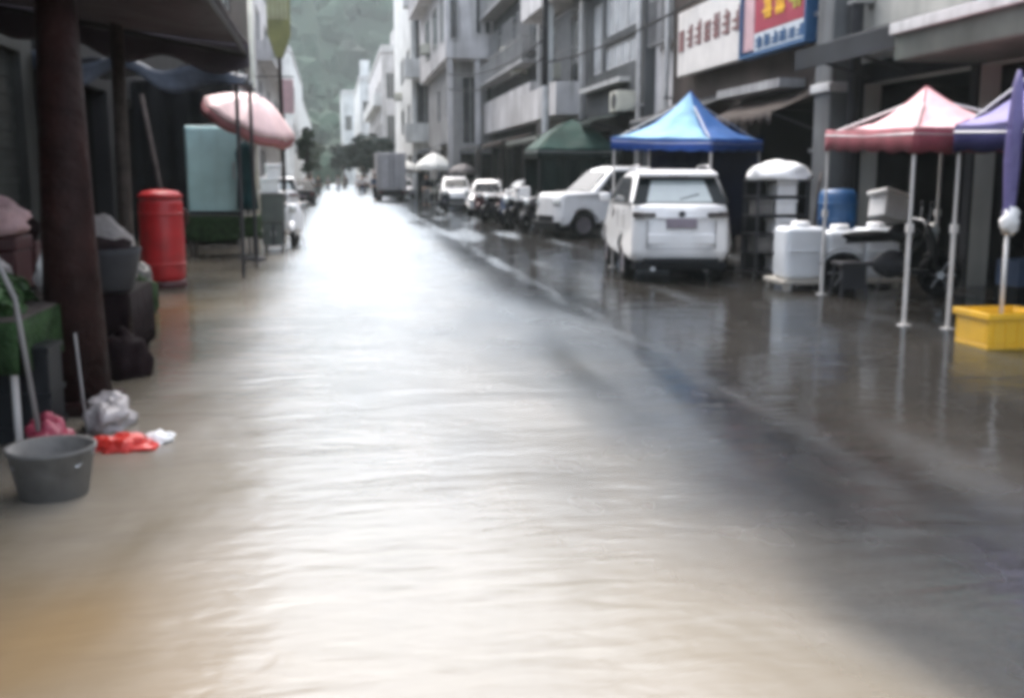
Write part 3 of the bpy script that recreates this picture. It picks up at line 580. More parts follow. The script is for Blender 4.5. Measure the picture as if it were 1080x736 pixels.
def car(name, label, cat, loc, rz, Ln=3.9, W=1.56, H=1.70, kind='suv', paint='white_paint', wr=.33, lights='lamp_dark', rear_glass='pale_glass', group=None):
    root = thing(name, label, cat, loc, rz, group); h = Ln / 2; hw = W / 2
    yr, yf = -h + .72, h - .72; R_ = wr + .06; zb = .26
    def arch(c): return [(c - R_ * math.cos(t), zb + max(0, wr - zb + R_ * math.sin(t))) for t in [math.pi * i / 10 for i in range(11)]]
    belt = .60 * H
    belt = {'sedan': .62, 'jeep': .64, 'suv': .67}[kind] * H
    lo = [(-h + .06, zb + .05)] + arch(yr) + arch(yf) + [(h - .06, zb + .03), (h, .42), (h - .01, .58), (h - .06, belt - .24), (h - .22, belt - .14), (h - 1.02, belt + .0)]
    if kind == 'sedan': lo += [(-h + .55, belt + .02), (-h + .06, belt + .0), (-h, belt - .12), (-h, .48)]
    elif kind == 'jeep': lo = lo[:-3] + [(h - .02, belt - .10), (h - .12, belt - .03), (h - 1.05, belt + .02), (-h + .05, belt + .02), (-h, belt - .1), (-h, .5)]
    else: lo += [(-h + .10, belt + .04), (-h + .03, belt - .02), (-h - .02, belt - .28), (-h - .03, .50), (-h, .40)]
    def wdt(y, z):
        k = 1. - .05 * sstep(.55, belt, z) - .08 * sstep(.55, .26, z)
        k -= .11 * sstep(h - .45, h, abs(y)) * (1 if y > 0 else .8); return hw * k
    def prism(poly, wf, k=.06, crown=0.):
        T = [-1, -.86, -.6, -.3, 0, .3, .6, .86, 1]; n = len(poly); vs = []; fs = []
        for t in T:
            for y, z in poly:
                yy = y - math.copysign(1, y) * k * abs(t) ** 3 * sstep(h - .62, h - .1, abs(y)); zz = z - crown * abs(t) ** 2.5 * sstep(belt, H, z)
                vs.append(V(t * wf(y, z), yy, zz))
        for a_ in range(len(T) - 1):
            for i in range(n): fs.append((a_ * n + i, (a_ + 1) * n + i, (a_ + 1) * n + (i + 1) % n, a_ * n + (i + 1) % n))
        fs += [tuple(range(n)), tuple(range(len(T) * n - 1, (len(T) - 1) * n - 1, -1))]
        return MB().add(vs, fs)
    kb = {'suv': .15, 'jeep': .10, 'sedan': .13}[kind]
    prism(lo, wdt, kb).build('body', paint, root, bevel={'suv': .14, 'jeep': .10, 'sedan': .08}[kind])
    if kind == 'sedan': gh = [(h - .95, belt - .02), (h - 1.55, H - .05), (h - 2.0, H), (-h + 1.15, H - .02), (-h + .42, belt - .02)]
    elif kind == 'jeep': gh = [(h - .95, belt - .02), (h - 1.62, H - .06), (h - 1.85, H), (-h + .3, H - .01), (-h + .12, H - .08), (-h + .06, belt - .02)]
    else: gh = [(h - .92, belt - .02), (h - 1.60, H - .07), (h - 2.0, H), (-h + 1.0, H - .01), (-h + .58, H - .06), (-h + .16, belt - .0)]
    tp = .15 if kind == 'suv' else .22
    def gw(y, z): return hw * (.92 - tp * sstep(belt, H, z) * 1.0)
    def gwl(z): return hw * (.92 - tp * sstep(belt, H, z))
    prism(gh, gw, .05, .05).build('cabin', paint, root, bevel=.11 if kind == 'suv' else .07)
    # glass, proud of the cabin
    e = .012; za, zb2 = belt + .04, H - .13
    def on_front(z):
        (y0, z0), (y1, z1) = gh[0], gh[1]; return y0 + (y1 - y0) * (z - z0) / (z1 - z0)
    def on_rear(z):
        (y0, z0), (y1, z1) = gh[-1], gh[-2]; return y0 + (y1 - y0) * (z - z0) / (z1 - z0)
    def side(ya, yb_, yc, yd, sx):   # bottom rear, bottom front, top front, top rear
        pts = [(ya, za), (yb_, za), (yc, zb2), (yd, zb2)]; mb = MB(); n = 6
        vs = []
        for j in range(n + 1):
            t = j / n; z = za + (zb2 - za) * t
            for k in (0, 1):
                y = (pts[0][0] + (pts[3][0] - pts[0][0]) * t) if k == 0 else (pts[1][0] + (pts[2][0] - pts[1][0]) * t)
                vs.append(V(sx * (gwl(z) + e), y, z))
        mb.add(vs, [(2 * j, 2 * j + 1, 2 * j + 3, 2 * j + 2) for j in range(n)]); mb.build('side_window', 'car_glass', root, thick=.006)
    fb, ft = on_front(za) - .16, on_front(zb2) - .12; rb, rt = on_rear(za) + .16, on_rear(zb2) + .14
    mid = (fb + rb) / 2 - .05
    for sx in (-1, 1):
        side(mid + .03, fb, ft, mid + .03, sx)
        if kind == 'suv': q = rb + .42; side(q, mid - .03, mid - .03, q - .04, sx); side(rb, q - .05, q - .10, rt, sx)
        else: side(rb, mid - .03, mid - .03, rt, sx)
    def cross(name, yfn, s_, z0, z1, k0, k1, m_):
        n = Vector((0, s_, 0)); mb = MB()
        vs = [V(-gwl(z0) * k0, yfn(z0) + s_ * e, z0), V(gwl(z0) * k0, yfn(z0) + s_ * e, z0), V(gwl(z1) * k1, yfn(z1) + s_ * e, z1), V(-gwl(z1) * k1, yfn(z1) + s_ * e, z1)]
        mb.add(vs, [(0, 1, 2, 3)]); return mb.build(name, m_, root, thick=.006)
    e = .035; cross('windscreen', on_front, 1, za, H - .13, .86, .84, 'car_glass'); e = .012
    if kind == 'suv':
        cross('rear_surround', on_rear, -1, za - .02, H - .10, .95, .90, 'car_glass')
        e = .02; cross('rear_window', on_rear, -1, za + .02, H - .18, .66, .60, rear_glass)
        mb = MB(); yy = on_rear(H - .08); mb.add([(-gwl(H) * .95, yy - .20, H - .075), (gwl(H) * .95, yy - .20, H - .075), (gwl(H) * .95, yy + .25, H - .01), (-gwl(H) * .95, yy + .25, H - .01),
            (-gwl(H) * .93, yy - .18, H - .13), (gwl(H) * .93, yy - .18, H - .13), (gwl(H) * .95, yy + .25, H - .07), (-gwl(H) * .95, yy + .25, H - .07)], [(0, 1, 2, 3), (7, 6, 5, 4), (0, 4, 5, 1), (1, 5, 6, 2), (3, 2, 6, 7), (0, 3, 7, 4)])
        mb.build('spoiler', paint, root, bevel=.02)
    else: cross('rear_window', on_rear, -1, za, H - .14, .85, .85, 'car_glass')
    for sx in (-1, 1):
        for y in (yr, yf): wheel(root, sx * (hw - .12), y, wr, .2, sx)
        MB().box((sx * (hw * .98 + .09), h - 1.35, belt + .10), (.17, .11, .13)).build('mirror', paint if kind != 'jeep' else 'black_plastic', root, bevel=.03)
        if kind == 'suv':
            mb = MB(); mb.box((sx * hw * .62, -h + .012, belt - .12), (hw * .30, .06, .07), Matrix.Rotation(R(7) * sx, 3, 'Z')); mb.box((sx * hw * .78, -h + .085, belt - .115), (hw * .18, .09, .08), Matrix.Rotation(R(24) * sx, 3, 'Z')); mb.build('taillight', lights, root, bevel=.012)
        else: MB().box((sx * hw * .70, -h + .035, belt - .22), (hw * .30, .05, .14), Matrix.Rotation(R(14) * sx, 3, 'Z')).build('taillight', 'lamp_red', root, bevel=.012)
        MB().box((sx * hw * .66, h - .075 if kind == 'jeep' else h - .08, belt - .26), (hw * .32, .10, .13), Matrix.Rotation(R(-14) * sx, 3, 'Z')).build('headlight', 'lamp_clear', root, bevel=.02)
    if kind == 'jeep':
        MB().box((0, h - .02, .36), (W * .84, .16, .14)).build('bumper', 'black_plastic', root, bevel=.03)
        for sx in (-1, 1): MB().bx(min(sx * hw * .90, sx * hw * 1.0), max(sx * hw * .90, sx * hw * 1.0), yr + R_, yf - R_, .24, .38).build('sill', 'black_plastic', root, bevel=.02)
    MB().box((0, h + .0, .50), (W * .5, .05, .17)).build('grille', 'black_plastic', root, bevel=.01)
    MB().bx(-hw * .84, hw * .84, -h - .01, h - .0, .20, .31).build('underbody', 'black_plastic', root, bevel=.03)
    for sx in (-1, 1):
        for y in (mid + .0, mid - .82): MB().bx(min(sx * hw * .951, sx * (hw * .957 + .002)), max(sx * hw * .951, sx * (hw * .957 + .002)), y - .006, y + .006, .42, belt - .06).build('door_seam', 'black_plastic', root)
    if kind == 'suv':
        mb = MB(); mb.bx(-hw * .62, hw * .62, -h - .033, -h - .015, .518, .523); [mb.bx(sx * hw * .62 - .003, sx * hw * .62 + .003, -h - .033, -h + .01, .527, belt - .20) for sx in (-1, 1)]; mb.build('tailgate_seam', 'black_plastic', root)
        MB().tube([(.0, on_rear(za + .08) - .04, za + .06), (.30, on_rear(za + .16) - .045, za + .14)], .009, 6).build('rear_wiper', 'black_plastic', root)
        MB().box((0, -h - .03, belt - .165), (hw * .9, .03, .03)).build('tailgate_trim', 'steel', root, bevel=.006)
        MB().box((0, on_rear(H - .09) - .175, H - .105), (.3, .012, .018)).build('brake_light', 'lamp_red', root)
    if kind == 'suv':
        MB().box((0, -h - .010, .325), (W * .70, .08, .11)).build('bumper', 'black_plastic', root, bevel=.03)
        MB().box((0, -h - .006, .66), (W * .62, .05, .16)).build('bumper_crease', paint, root, bevel=.02)
        MB().box((0, -h - .028, belt - .245), (.46, .04, .15)).build('plate_recess', 'plate', root, bevel=.01)
        MB().box((0, -h - .052, belt - .25), (.36, .012, .11)).build('number_plate', 'plate', root)
        MB().lathe([(.05, 0), (.05, .012), (.02, .016)], (0, -h - .03, belt - .11), 18, Matrix.Rotation(R(90), 3, 'X')).build('emblem', 'dark_steel', root)
        MB().tube([(-.42, -h - .05, .22), (-.42, -h + .4, .22)], .035, 12).build('exhaust', 'steel', root)
        for sx in (-1, 1): MB().tube([(sx * hw * .66, -h + .8, H + .01), (sx * hw * .66, -h + .9, H + .045), (sx * hw * .66, h - 2.2, H + .045), (sx * hw * .66, h - 2.1, H + .0)], .014, 8).build('roof_rail', 'steel', root, smooth=True)
    else:
        MB().box((0, -h - .006, .55), (.34, .015, .11)).build('number_plate', 'plate', root)
    for sx in (-1, 1):
        for y in (mid + .12, mid - .75): MB().box((sx * (hw * .955), y, belt - .12), (.03, .15, .03)).build('door_handle', paint, root, bevel=.008)
    return root
a = R(-9)
car('parked_car', 'white SUV parked tail towards us under the blue tent', 'car', (5.40, 16.85, -.02), a, 3.9, 1.64, 1.70, 'suv', group='parked cars')
car('parked_car', 'white off roader with long bonnet parked nose to the street beside the SUV', 'car', (7.2, 27.5, -.02), R(-90 - 180 + 14), 3.5, 1.7, 1.86, 'jeep', wr=.34, group='parked cars')
car('parked_car', 'white hatchback leftmost of the pair parked beyond the motorcycles', 'car', (5.95, 51.5, -.02), R(176), 3.6, 1.5, 1.6, 'suv', wr=.31, lights='lamp_red', group='parked cars')
car('parked_car', 'white saloon parked close behind the motorcycles', 'car', (6.35, 43.2, -.02), R(168), 3.8, 1.5, 1.48, 'sedan', wr=.31, group='parked cars')
car('parked_car', 'dark saloon parked under the cream parasol', 'car', (6.2, 63.5, -.02), R(178), 3.8, 1.5, 1.48, 'sedan', 'cart_green', wr=.31, group='parked cars')
car('parked_car', 'dark saloon on the left side below the slim tree', 'car', (-1.65, 60, -.02), R(2), 3.8, 1.45, 1.45, 'sedan', 'dark_steel', wr=.31, group='parked cars')

# grey box truck from the rear
bt = thing('box_truck', 'grey box truck with tall double doors seen from behind far down', 'truck', (3.75, 67.5, -.02))
MB().bx(-.92, .92, 0, 4.0, .75, 3.1).build('cargo_box', 'van_grey', bt, bevel=.04)
for sx in (-1, 1):
    d = MB().bx(min(sx * .03, sx * .86), max(sx * .03, sx * .86), -.035, -.003, .85, 3.0).build('door', 'van_grey', bt, bevel=.01)
    MB().tube([(sx * .12, -.06, .9), (sx * .12, -.06, 2.95)], .02, 8).build('lock_bar', 'dark_steel', d)
    MB().box((sx * .72, -.02, .62), (.26, .06, .12)).build('taillight', 'lamp_red', bt, bevel=.01)
    for y in (.8, 4.6): wheel(bt, sx * .72, y, .38, .24, sx)
MB().bx(-.8, .8, .05, 5.2, .45, .72).build('chassis', 'black_plastic', bt)
mb = MB(); mb.add([(-.85, 4.1, .7), (.85, 4.1, .7), (.85, 5.6, .7), (-.85, 5.6, .7), (-.8, 4.1, 2.2), (.8, 4.1, 2.2), (.78, 5.0, 2.2), (-.78, 5.0, 2.2), (-.85, 5.6, 1.4), (.85, 5.6, 1.4)], [(0, 3, 2, 1), (0, 1, 5, 4), (4, 5, 6, 7), (7, 6, 9, 8), (8, 9, 2, 3), (0, 4, 7, 8, 3), (1, 2, 9, 6, 5)]); mb.build('cab', 'white_paint', bt, bevel=.05)
MB().bx(-.85, .85, -.08, .04, .36, .5).build('bumper', 'black_plastic', bt)

def motorbike(label, loc, rz, bodym='black_plastic', scooter=False, group='motorcycles parked along the street'):
    root = thing('motorcycle', label, 'motorcycle', loc, rz, group); r = .29
    for y, nm in ((-.62, 'wheel'), (.62, 'wheel')):
        m = Matrix.Rotation(R(90), 3, 'Y'); w = MB().lathe([(r * .7, -.045), (r * .94, -.045), (r, 0), (r * .94, .045), (r * .7, .045), (r * .7, -.045)], (0, y, r), 24, m).build('wheel', 'black_rubber', root, smooth=True)
        mb = MB(); mb.lathe([(.05, -.06), (.05, .06)], (0, y, r), 12, m)
        for k in range(6): q = math.pi * k / 3; mb.tube([(0, y, r), (0, y + r * .72 * math.cos(q), r + r * .72 * math.sin(q))], .012, 6)
        mb.build('rim', 'steel', w)
    mb = MB(); mb.tube([(0, .62, r), (0, .42, .95)], .035, 10); mb.tube([(0, .44, .85), (0, .1, .45), (0, -.35, .42), (0, -.62, r)], .035, 8); mb.tube([(0, .4, .8), (0, -.1, .75), (0, -.6, .72)], .03, 8); mb.build('frame', 'dark_steel', root, smooth=True)
    mb = MB(); mb.tube([(-.34, .30, 1.02), (-.2, .40, 1.0), (0, .42, .95), (.2, .40, 1.0), (.34, .30, 1.02)], .016, 8); mb.build('handlebar', 'steel', root, smooth=True)
    for sx in (-1, 1):
        MB().tube([(sx * .26, .38, 1.0), (sx * .30, .40, 1.18)], .008, 6).build('mirror_stem', 'steel', root)
        MB().blob((sx * .31, .40, 1.22), (.06, .02, .04), 1, .0).build('mirror', 'black_plastic', root, smooth=True)
    MB().blob((0, -.30, .80), (.14, .36, .075), 2, .1).build('seat', 'black_rubber', root, smooth=True)
    MB().blob((0, .14, .82), (.13, .24, .12), 3, .1).build('tank', bodym, root, smooth=True)
    MB().blob((0, -.02, .42), (.15, .24, .18), 4, .2).build('engine', 'dark_steel', root, smooth=True)
    MB().blob((0, .50, .88), (.09, .08, .10), 5, .0).build('headlight', 'lamp_clear', root, smooth=True)
    MB().lathe([(.33, -.06), (.345, 0), (.33, .06)], (0, .62, r), 24, Matrix.Rotation(R(90), 3, 'Y')).build('mudguard', bodym, root, smooth=True) if False else None
    MB().sheet(lambda u, v: V(-.06 + .12 * v, .62 + .33 * math.cos(R(20 + 110 * u)), r + .33 * math.sin(R(20 + 110 * u))), 10, 2).build('mudguard', bodym, root, smooth=True, thick=.006)
    MB().sheet(lambda u, v: V(-.07 + .14 * v, -.62 - .33 * math.cos(R(20 + 110 * u)), r + .33 * math.sin(R(20 + 110 * u))), 10, 2).build('mudguard', bodym, root, smooth=True, thick=.006)
    if scooter:
        mb = MB(); mb.add([(-.2, .52, .35), (.2, .52, .35), (.24, .46, .75), (-.24, .46, .75), (-.12, .40, 1.0), (.12, .40, 1.0), (0, .60, .55), (0, .52, .9)], [(0, 1, 6), (1, 2, 7, 6), (0, 6, 7, 3), (3, 7, 4), (2, 5, 7), (4, 7, 5), (0, 3, 2, 1), (3, 4, 5, 2)]); mb.build('leg_shield', bodym, root, bevel=.02)
        MB().bx(-.15, .15, -.1, .48, .30, .36).build('footboard', bodym, root, bevel=.02)
    MB().tube([(-.08, -.1, .28), (-.22, -.15, .01)], .012, 6).build('stand', 'steel', root)
    return root
mz = -.02
for (x, y, rz, bm, sc, lab) in ((5.30, 31.6, 160, 'black_plastic', False, 'black motorcycle leaning nearest the street among the parked bikes'), (5.65, 29.6, 148, 'dark_steel', False, 'dark motorcycle parked just left of the white off roader'), (5.75, 34.4, 165, 'cloth_blue', True, 'dark blue scooter behind the two black motorcycles'),
        (-.86, 24.3, 178, 'white_paint', True, 'white scooter parked beside the grey green cart'), (7.35, 12.9, -110, 'black_plastic', True, 'black scooter under the pink tent behind the white drums')):
    motorbike(lab, (x, y, mz), R(rz), bm, sc)
bxw = MB(); bxw.bx(-.2, .2, -.18, .18, 0, .42); tag(bxw.build('delivery_box', 'white_foam', loc=None, bevel=.03), 'white box strapped on the rear of the dark motorcycle', 'box').location = (5.42, 30.02, .86)
# motorcycle seat lies at .875; stand the box on it
# ------------------------------------------------------------------ left side things
# tarpaulin awning
tw = thing('tarp_awning', 'dull mauve tarpaulin awning slung over the produce stall', 'awning', (-2.6, 9.5, 0))
def tf(u, v):
    x = -4.28 + 3.3 * u; y = .6 + 13.3 * v
    z = 3.75 - .55 * u - .10 * math.sin(math.pi * u) - .06 * math.sin(math.pi * v * 3) ** 2 + .05 * noise.noise(V(u * 5, v * 9, 1)); return V(x, y, z)
MB().sheet(tf, 24, 50).build('cover', 'tarp_mauve', tw, tw.location, smooth=True, thick=.012)
def tv(u, v): p = tf(u, 1); p.z -= v * (.26 + .14 * math.sin(u * 9) ** 2); p.y += .02 + .05 * v * math.sin(u * 25); return p
MB().sheet(tv, 50, 4).build('flap', 'tarp_mauve', tw, tw.location, smooth=True, thick=.01)
mb = MB(); mb.tube([(-1.02, .6, 3.08), (-1.02, 13.9, 3.08)], .03, 8); mb.tube([(-4.2, 13.85, 3.62), (-1.0, 13.85, 3.05)], .03, 8); mb.build('frame_bar', 'dark_steel', tw, tw.location)
tb = thing('tarp_awning', 'crumpled dark blue tarpaulin hanging behind the mauve awning', 'awning', (-2.5, 18, 0))
MB().sheet(lambda u, v: V(-4.25 + 3.0 * u, 16.6 + 2.5 * v, 3.35 - .18 * u - .22 * math.sin(math.pi * u * 2.5) ** 2 * .6 + .12 * noise.noise(V(u * 6, v * 6, 4))), 30, 24).build('cover', 'tarp_blue', tb, tb.location, smooth=True, thick=.012)
MB().sheet(lambda u, v: V(-4.25 + 3.0 * u, 16.58 - .1 * v * math.sin(u * 14), 3.35 - .18 * u - .13 * math.sin(math.pi * u * 2.5) ** 2 - v * (.25 + .12 * math.sin(u * 11))), 40, 4).build('flap', 'tarp_blue', tb, tb.location, smooth=True, thick=.01)
[MB().tube([(x, y, -.05), (x, y, 3.1)], .03, 8).build('post', 'dark_steel', tb, tb.location) for x, y in ((-1.4, 16.8), (-1.35, 18.9))]
sc_ = thing('shade_sheet', 'black sheet added for the unlit shop behind the red bin', 'screen', (-3.2, 24.6, 0))  # black sheet added to stand in for deep shop shade
MB().sheet(lambda u, v: V(-4.3 + 2.15 * u, 24.6 + .06 * math.sin(u * 25), .02 + 3.6 * v), 40, 5).build('cloth', 'shade_black', sc_, sc_.location, smooth=True, thick=.01)  # added sheet, stands in for the deep shop shade
mb = MB(); mb.tube([(-4.25, 24.6, 3.64), (-2.12, 24.6, 3.64)], .03, 8); mb.tube([(-2.14, 24.6, -.05), (-2.14, 24.6, 3.64)], .03, 8); mb.build('frame', 'dark_steel', sc_, sc_.location)  # frame added only to hold the shade sheet
# posts
p1 = thing('stall_post', 'stout dark brown timber post at the front of the produce stall', 'post', (-1.72, 7.3, 0))
MB().tube([(0, 0, -.05), (0, 0, 1.2), (.02, .01, 3.2)], [.215, .17, .11], 16).build('shaft', 'post_wood', p1, smooth=True)
MB().bx(-.25, .25, -.25, .25, -.04, .09).build('foot', 'post_wood', p1, bevel=.02)
p2 = thing('stall_post', 'thin grey brown timber pole behind the stout post', 'post', (-2.42, 13, 0))
MB().tube([(0, 0, -.05), (.01, 0, 1.5), (.03, 0, 3.4)], [.085, .08, .075], 10).build('shaft', 'grey_wood', p2, smooth=True)
MB().bx(-.11, .11, -.11, .11, -.04, .06).build('foot', 'grey_wood', p2, bevel=.02)
tag(MB().tube([(-2.72, 16.4, 2.75), (-2.30, 16.2, .02)], .035, 8).build('leaning_pole', 'grey_wood', loc=(-2.3, 16.2, 0), smooth=True), 'thin brown pole leaning diagonally behind the red bin', 'pole')
tag(MB().sheet(lambda u, v: V(-2.2 + .10 * u + .03 * math.sin(v * 9), 9.0 + .03 * math.sin(u * 6 + v * 5), 1.95 + 1.25 * v - .1 * u * v), 6, 20).build('plastic_strip', 'plastic_bag', loc=(-2.1, 9, 1.9), smooth=True, thick=.006), 'pale translucent plastic strip hanging between the two timber posts', 'plastic sheet')
# red bin
rb_ = thing('red_bin', 'tall red plastic bin on a dark base beside the stall', 'bin', (-2.40, 15.5, -.03))
MB().lathe([(.20, .10), (.275, .12), (.30, .2), (.305, .7), (.30, 1.2), (.285, 1.27), (.20, 1.29)], seg=32).build('body', 'red_plastic', rb_, smooth=True)
MB().lathe([(.24, 1.285), (.30, 1.29), (.30, 1.33), (.24, 1.38), (.08, 1.41)], seg=32).build('lid', 'red_plastic', rb_, smooth=True)
MB().lathe([(.27, 0), (.31, .02), (.31, .12), (.26, .14)], seg=32).build('base', 'dark_red', rb_, smooth=True)
mb = MB(); [mb.lathe([(.303, z), (.315, z + .02), (.303, z + .04)], seg=32) for z in (.35, 1.05)]; mb.build('hoop', 'red_plastic', rb_, smooth=True)
MB().tube([(.29, .02, .9), (.36, .02, .95), (.36, .02, 1.1), (.29, .02, 1.15)], .015, 8).build('handle', 'dark_red', rb_)
# teal cabinet on green stand
cz = .80
gs = thing('market_stand', 'low stand draped in dark green cloth under the teal cabinet', 'stand', (-2.18, 21.9, 0))
MB().bx(-.68, .70, -.42, .42, .72, .78).build('top', 'grey_wood', gs, bevel=.01)
def skirt(u, v):
    q = u * 4; P_ = [(-.69, -.43), (.71, -.43), (.71, .43), (-.69, .43), (-.69, -.43)]; i = min(3, int(q)); t = q - i
    x = P_[i][0] + (P_[i + 1][0] - P_[i][0]) * t; y = P_[i][1] + (P_[i + 1][1] - P_[i][1]) * t
    w = .03 * v * math.sin(u * 90); return V(x * (1 + w), y * (1 + w), .79 - v * (.45 + .06 * math.sin(u * 17)))
MB().sheet(skirt, 120, 5).build('drape', 'green_cloth', gs, smooth=True, thick=.006)
for x in (-.6, .62):
    for y in (-.36, .36): MB().tube([(x, y, -.04), (x, y, .72)], .03, 8).build('leg', 'grey_wood', gs)
tc_ = thing('teal_cabinet', 'upright pale teal cabinet standing on the green draped stand', 'cabinet', (-2.32, 22.0, .80))
MB().bx(-.52, .50, -.25, .25, 0, 1.75).build('body', 'teal_panel', tc_, bevel=.03)
MB().bx(-.49, .47, -.285, -.253, .08, 1.70).build('door', 'teal_panel', tc_, bevel=.012)
MB().bx(.38, .42, -.325, -.287, .7, 1.05).build('handle', 'steel', tc_, bevel=.008)
MB().bx(-.5, .48, -.27, -.253, .012, .07).build('plinth', 'dark_steel', tc_)
gm = thing('hanging_garment', 'dark teal garment hanging right of the teal cabinet', 'garment', (-1.66, 21.3, 0))
MB().lathe([(.04, 2.22), (.13, 2.15), (.17, 2.0), (.15, 1.6), (.18, 1.2), (.20, .92)], seg=24, wob=lambda q, z: (1 + .15 * math.sin(q * 5 + z * 2)) * (.6 + .4 * abs(math.cos(q)))).build('cloth', 'teal_cloth', gm, smooth=True)
MB().tube([(-.14, 0, 2.18), (0, 0, 2.25), (0, 0, 2.36)], .008, 6).build('hanger', 'steel', gm)
MB().tube([(.0, .22, -.05), (.0, .22, 2.4), (0, -.04, 2.4)], .02, 8).build('stand', 'dark_steel', gm)
# grey-green cart
ct = thing('food_cart', 'grey green metal cart with two dark lower doors', 'cart', (-1.25, 22.9, -.02))
MB().bx(-.24, .24, -.25, .35, .62, 1.22).build('cabinet', 'cart_green', ct, bevel=.02)
MB().bx(-.22, .22, -.22, .32, .14, .615).build('lower_cabinet', 'dark_steel', ct, bevel=.02)
for sx in (-1, 1): d = MB().bx(min(sx * .02, sx * .20), max(sx * .02, sx * .20), -.245, -.223, .16, .6).build('door', 'cart_green', ct, bevel=.006); MB().box((sx * .05, -.258, .4), (.015, .02, .1)).build('handle', 'steel', d)
MB().bx(-.28, .28, -.29, .38, 1.225, 1.26).build('worktop', 'steel', ct, bevel=.008)
for x in (-.17, .17):
    for y in (-.14, .24): MB().lathe([(.04, -.015), (.065, -.012), (.065, .012), (.04, .015)], (x, y, .07), 14, Matrix.Rotation(R(90), 3, 'Y')).build('wheel', 'black_rubber', ct)
def foam_box(label, loc, d, group, m='white_foam', rz=0.):
    b = thing('foam_box', label, 'box', loc, rz, group)
    MB().bx(-d[0] / 2, d[0] / 2, -d[1] / 2, d[1] / 2, 0, d[2] * .74).build('body', m, b, bevel=.015)
    MB().bx(-d[0] / 2 - .012, d[0] / 2 + .012, -d[1] / 2 - .012, d[1] / 2 + .012, d[2] * .75, d[2]).build('lid', m, b, bevel=.015)
    return b
foam_box('white foam box lower of two on the grey green cart', (-1.3, 22.85, 1.24), (.36, .34, .30), 'foam boxes on the cart')
foam_box('white foam box upper of two on the grey green cart', (-1.22, 22.88, 1.54), (.30, .3, .28), 'foam boxes on the cart', rz=.2)
# olive sign on post
os_ = thing('post_sign', 'tall olive and cream signboard with tapered foot on a dark post', 'sign', (-1.32, 30, 0))
MB().tube([(0, 0, -.05), (0, 0, 6.6)], .06, 10).build('post', 'dark_wood', os_, smooth=True)
mb = MB(); pts = [(-.30, 6.6), (-.30, 5.35), (-.10, 4.75), (.10, 4.75), (.32, 5.35), (.32, 6.6)]
mb.add([(x, -.10, z) for x, z in pts] + [(x, .08, z) for x, z in pts], [(5, 4, 3, 2, 1, 0), (6, 7, 8, 9, 10, 11)] + [(i, (i + 1) % 6, (i + 1) % 6 + 6, i + 6) for i in range(6)]); mb.build('panel', 'olive', os_, bevel=.02)
[MB().bx(x, x + .09, -.118, -.102, 5.75, 6.57).build('stripe', 'stripe_pale', os_) for x in (-.285, -.17, -.055, .06, .175)]
pl = thing('pale_post', 'slim pale post left of the olive signboard', 'post', (-2.05, 30, 0))
MB().tube([(0, 0, -.05), (0, 0, 6.4)], .07, 10).build('shaft', 'cream', pl, smooth=True); MB().bx(-.12, .12, -.12, .12, -.04, .1).build('foot', 'cream', pl)
sd = thing('hanging_sign', 'small pinkish hanging sign on the left beyond the olive signboard', 'sign', (-1.75, 46, 0))
MB().bx(-.28, .26, -.06, .06, 4.2, 5.6).build('panel', 'sign_pink', sd, bevel=.02); MB().tube([(-2.35, 0, 5.7), (.3, 0, 5.7)], .03, 8).build('bracket', 'dark_steel', sd)
mb = MB(); [mb.tube([(x, 0, 5.59), (x, 0, 5.69)], .012, 6) for x in (-.2, .18)]; mb.build('hook', 'steel', sd)

# produce stall
stl = thing('produce_stall', 'dark wooden produce stall with slim pale legs at the left edge', 'stall', (-2.5, 7.0, 0))
MB().bx(-.95, .72, -.75, .95, .70, .75).build('top', 'grey_wood', stl, bevel=.01)
MB().sheet(lambda u, v: V(-.95 + 1.67 * u, -.765 - .02 * math.sin(u * 40) * v, .74 - .30 * v), 60, 3).build('front_cloth', 'green_cloth', stl, smooth=True, thick=.006)
MB().sheet(lambda u, v: V(.735 + .02 * math.sin(u * 30) * v, -.75 + 1.7 * u, .74 - .30 * v), 60, 3).build('side_cloth', 'green_cloth', stl, smooth=True, thick=.006)
for x in (-.88, .66):
    for y in (-.68, .88): MB().tube([(x, y, -.05), (x, y, .70)], .022, 8).build('leg', 'pale_pole', stl)
for i, (x, y, s_, m_, lab, cat) in enumerate(((-2.05, 6.55, .22, 'leaf_green', 'heap of dark green leaf vegetables on the stall corner', 'vegetables'), (-2.45, 6.5, .24, 'leaf_yellow', 'heap of yellow green vegetables beside the darker heap', 'vegetables'), (-2.2, 7.2, .24, 'leaf_green', 'heap of leafy greens at the middle of the stall', 'vegetables'))):
    mb = MB(); rr = random.Random(i)
    for k in range(260):
        d = V(rr.gauss(0, 1), rr.gauss(0, 1), abs(rr.gauss(0, 1))).normalized() * s_ * rr.uniform(.6, 1.05); d.z *= .7
        rot = Matrix.Rotation(rr.uniform(0, 6.3), 3, 'Z') @ Matrix.Rotation(rr.uniform(-1, 1), 3, 'X'); q = rr.uniform(.03, .06)
        mb.add([V(x, y, .755) + d + rot @ V(*p) for p in ((-q * .5, -q, 0), (q * .5, -q, .01), (q * .7, q * .4, .02), (0, q * 1.5, 0), (-q * .7, q * .4, .02))], [(0, 1, 2, 3, 4)])
    mb.blob((x, y, .757 + s_ * .3), (s_ * .85, s_ * .85, s_ * .45), i, .2, 2)
    tag(mb.build('vegetable_heap', m_, loc=(x, y, .755)), lab, cat)
def bundle(name, label, cat, loc, r, m, seed, amp=.35, knot=None, flat=.55):
    b = thing(name, label, cat, loc)
    MB().blob((0, 0, r[2] * flat), r, seed, amp, 2.2, 28, 18, flat).build('body', m, b, smooth=True)
    if knot: MB().blob((0, 0, r[2] * (1 + flat) * .97), (knot, knot * .7, knot), seed + 1, .6, 3).build('knot', m, b, smooth=True)
    return b
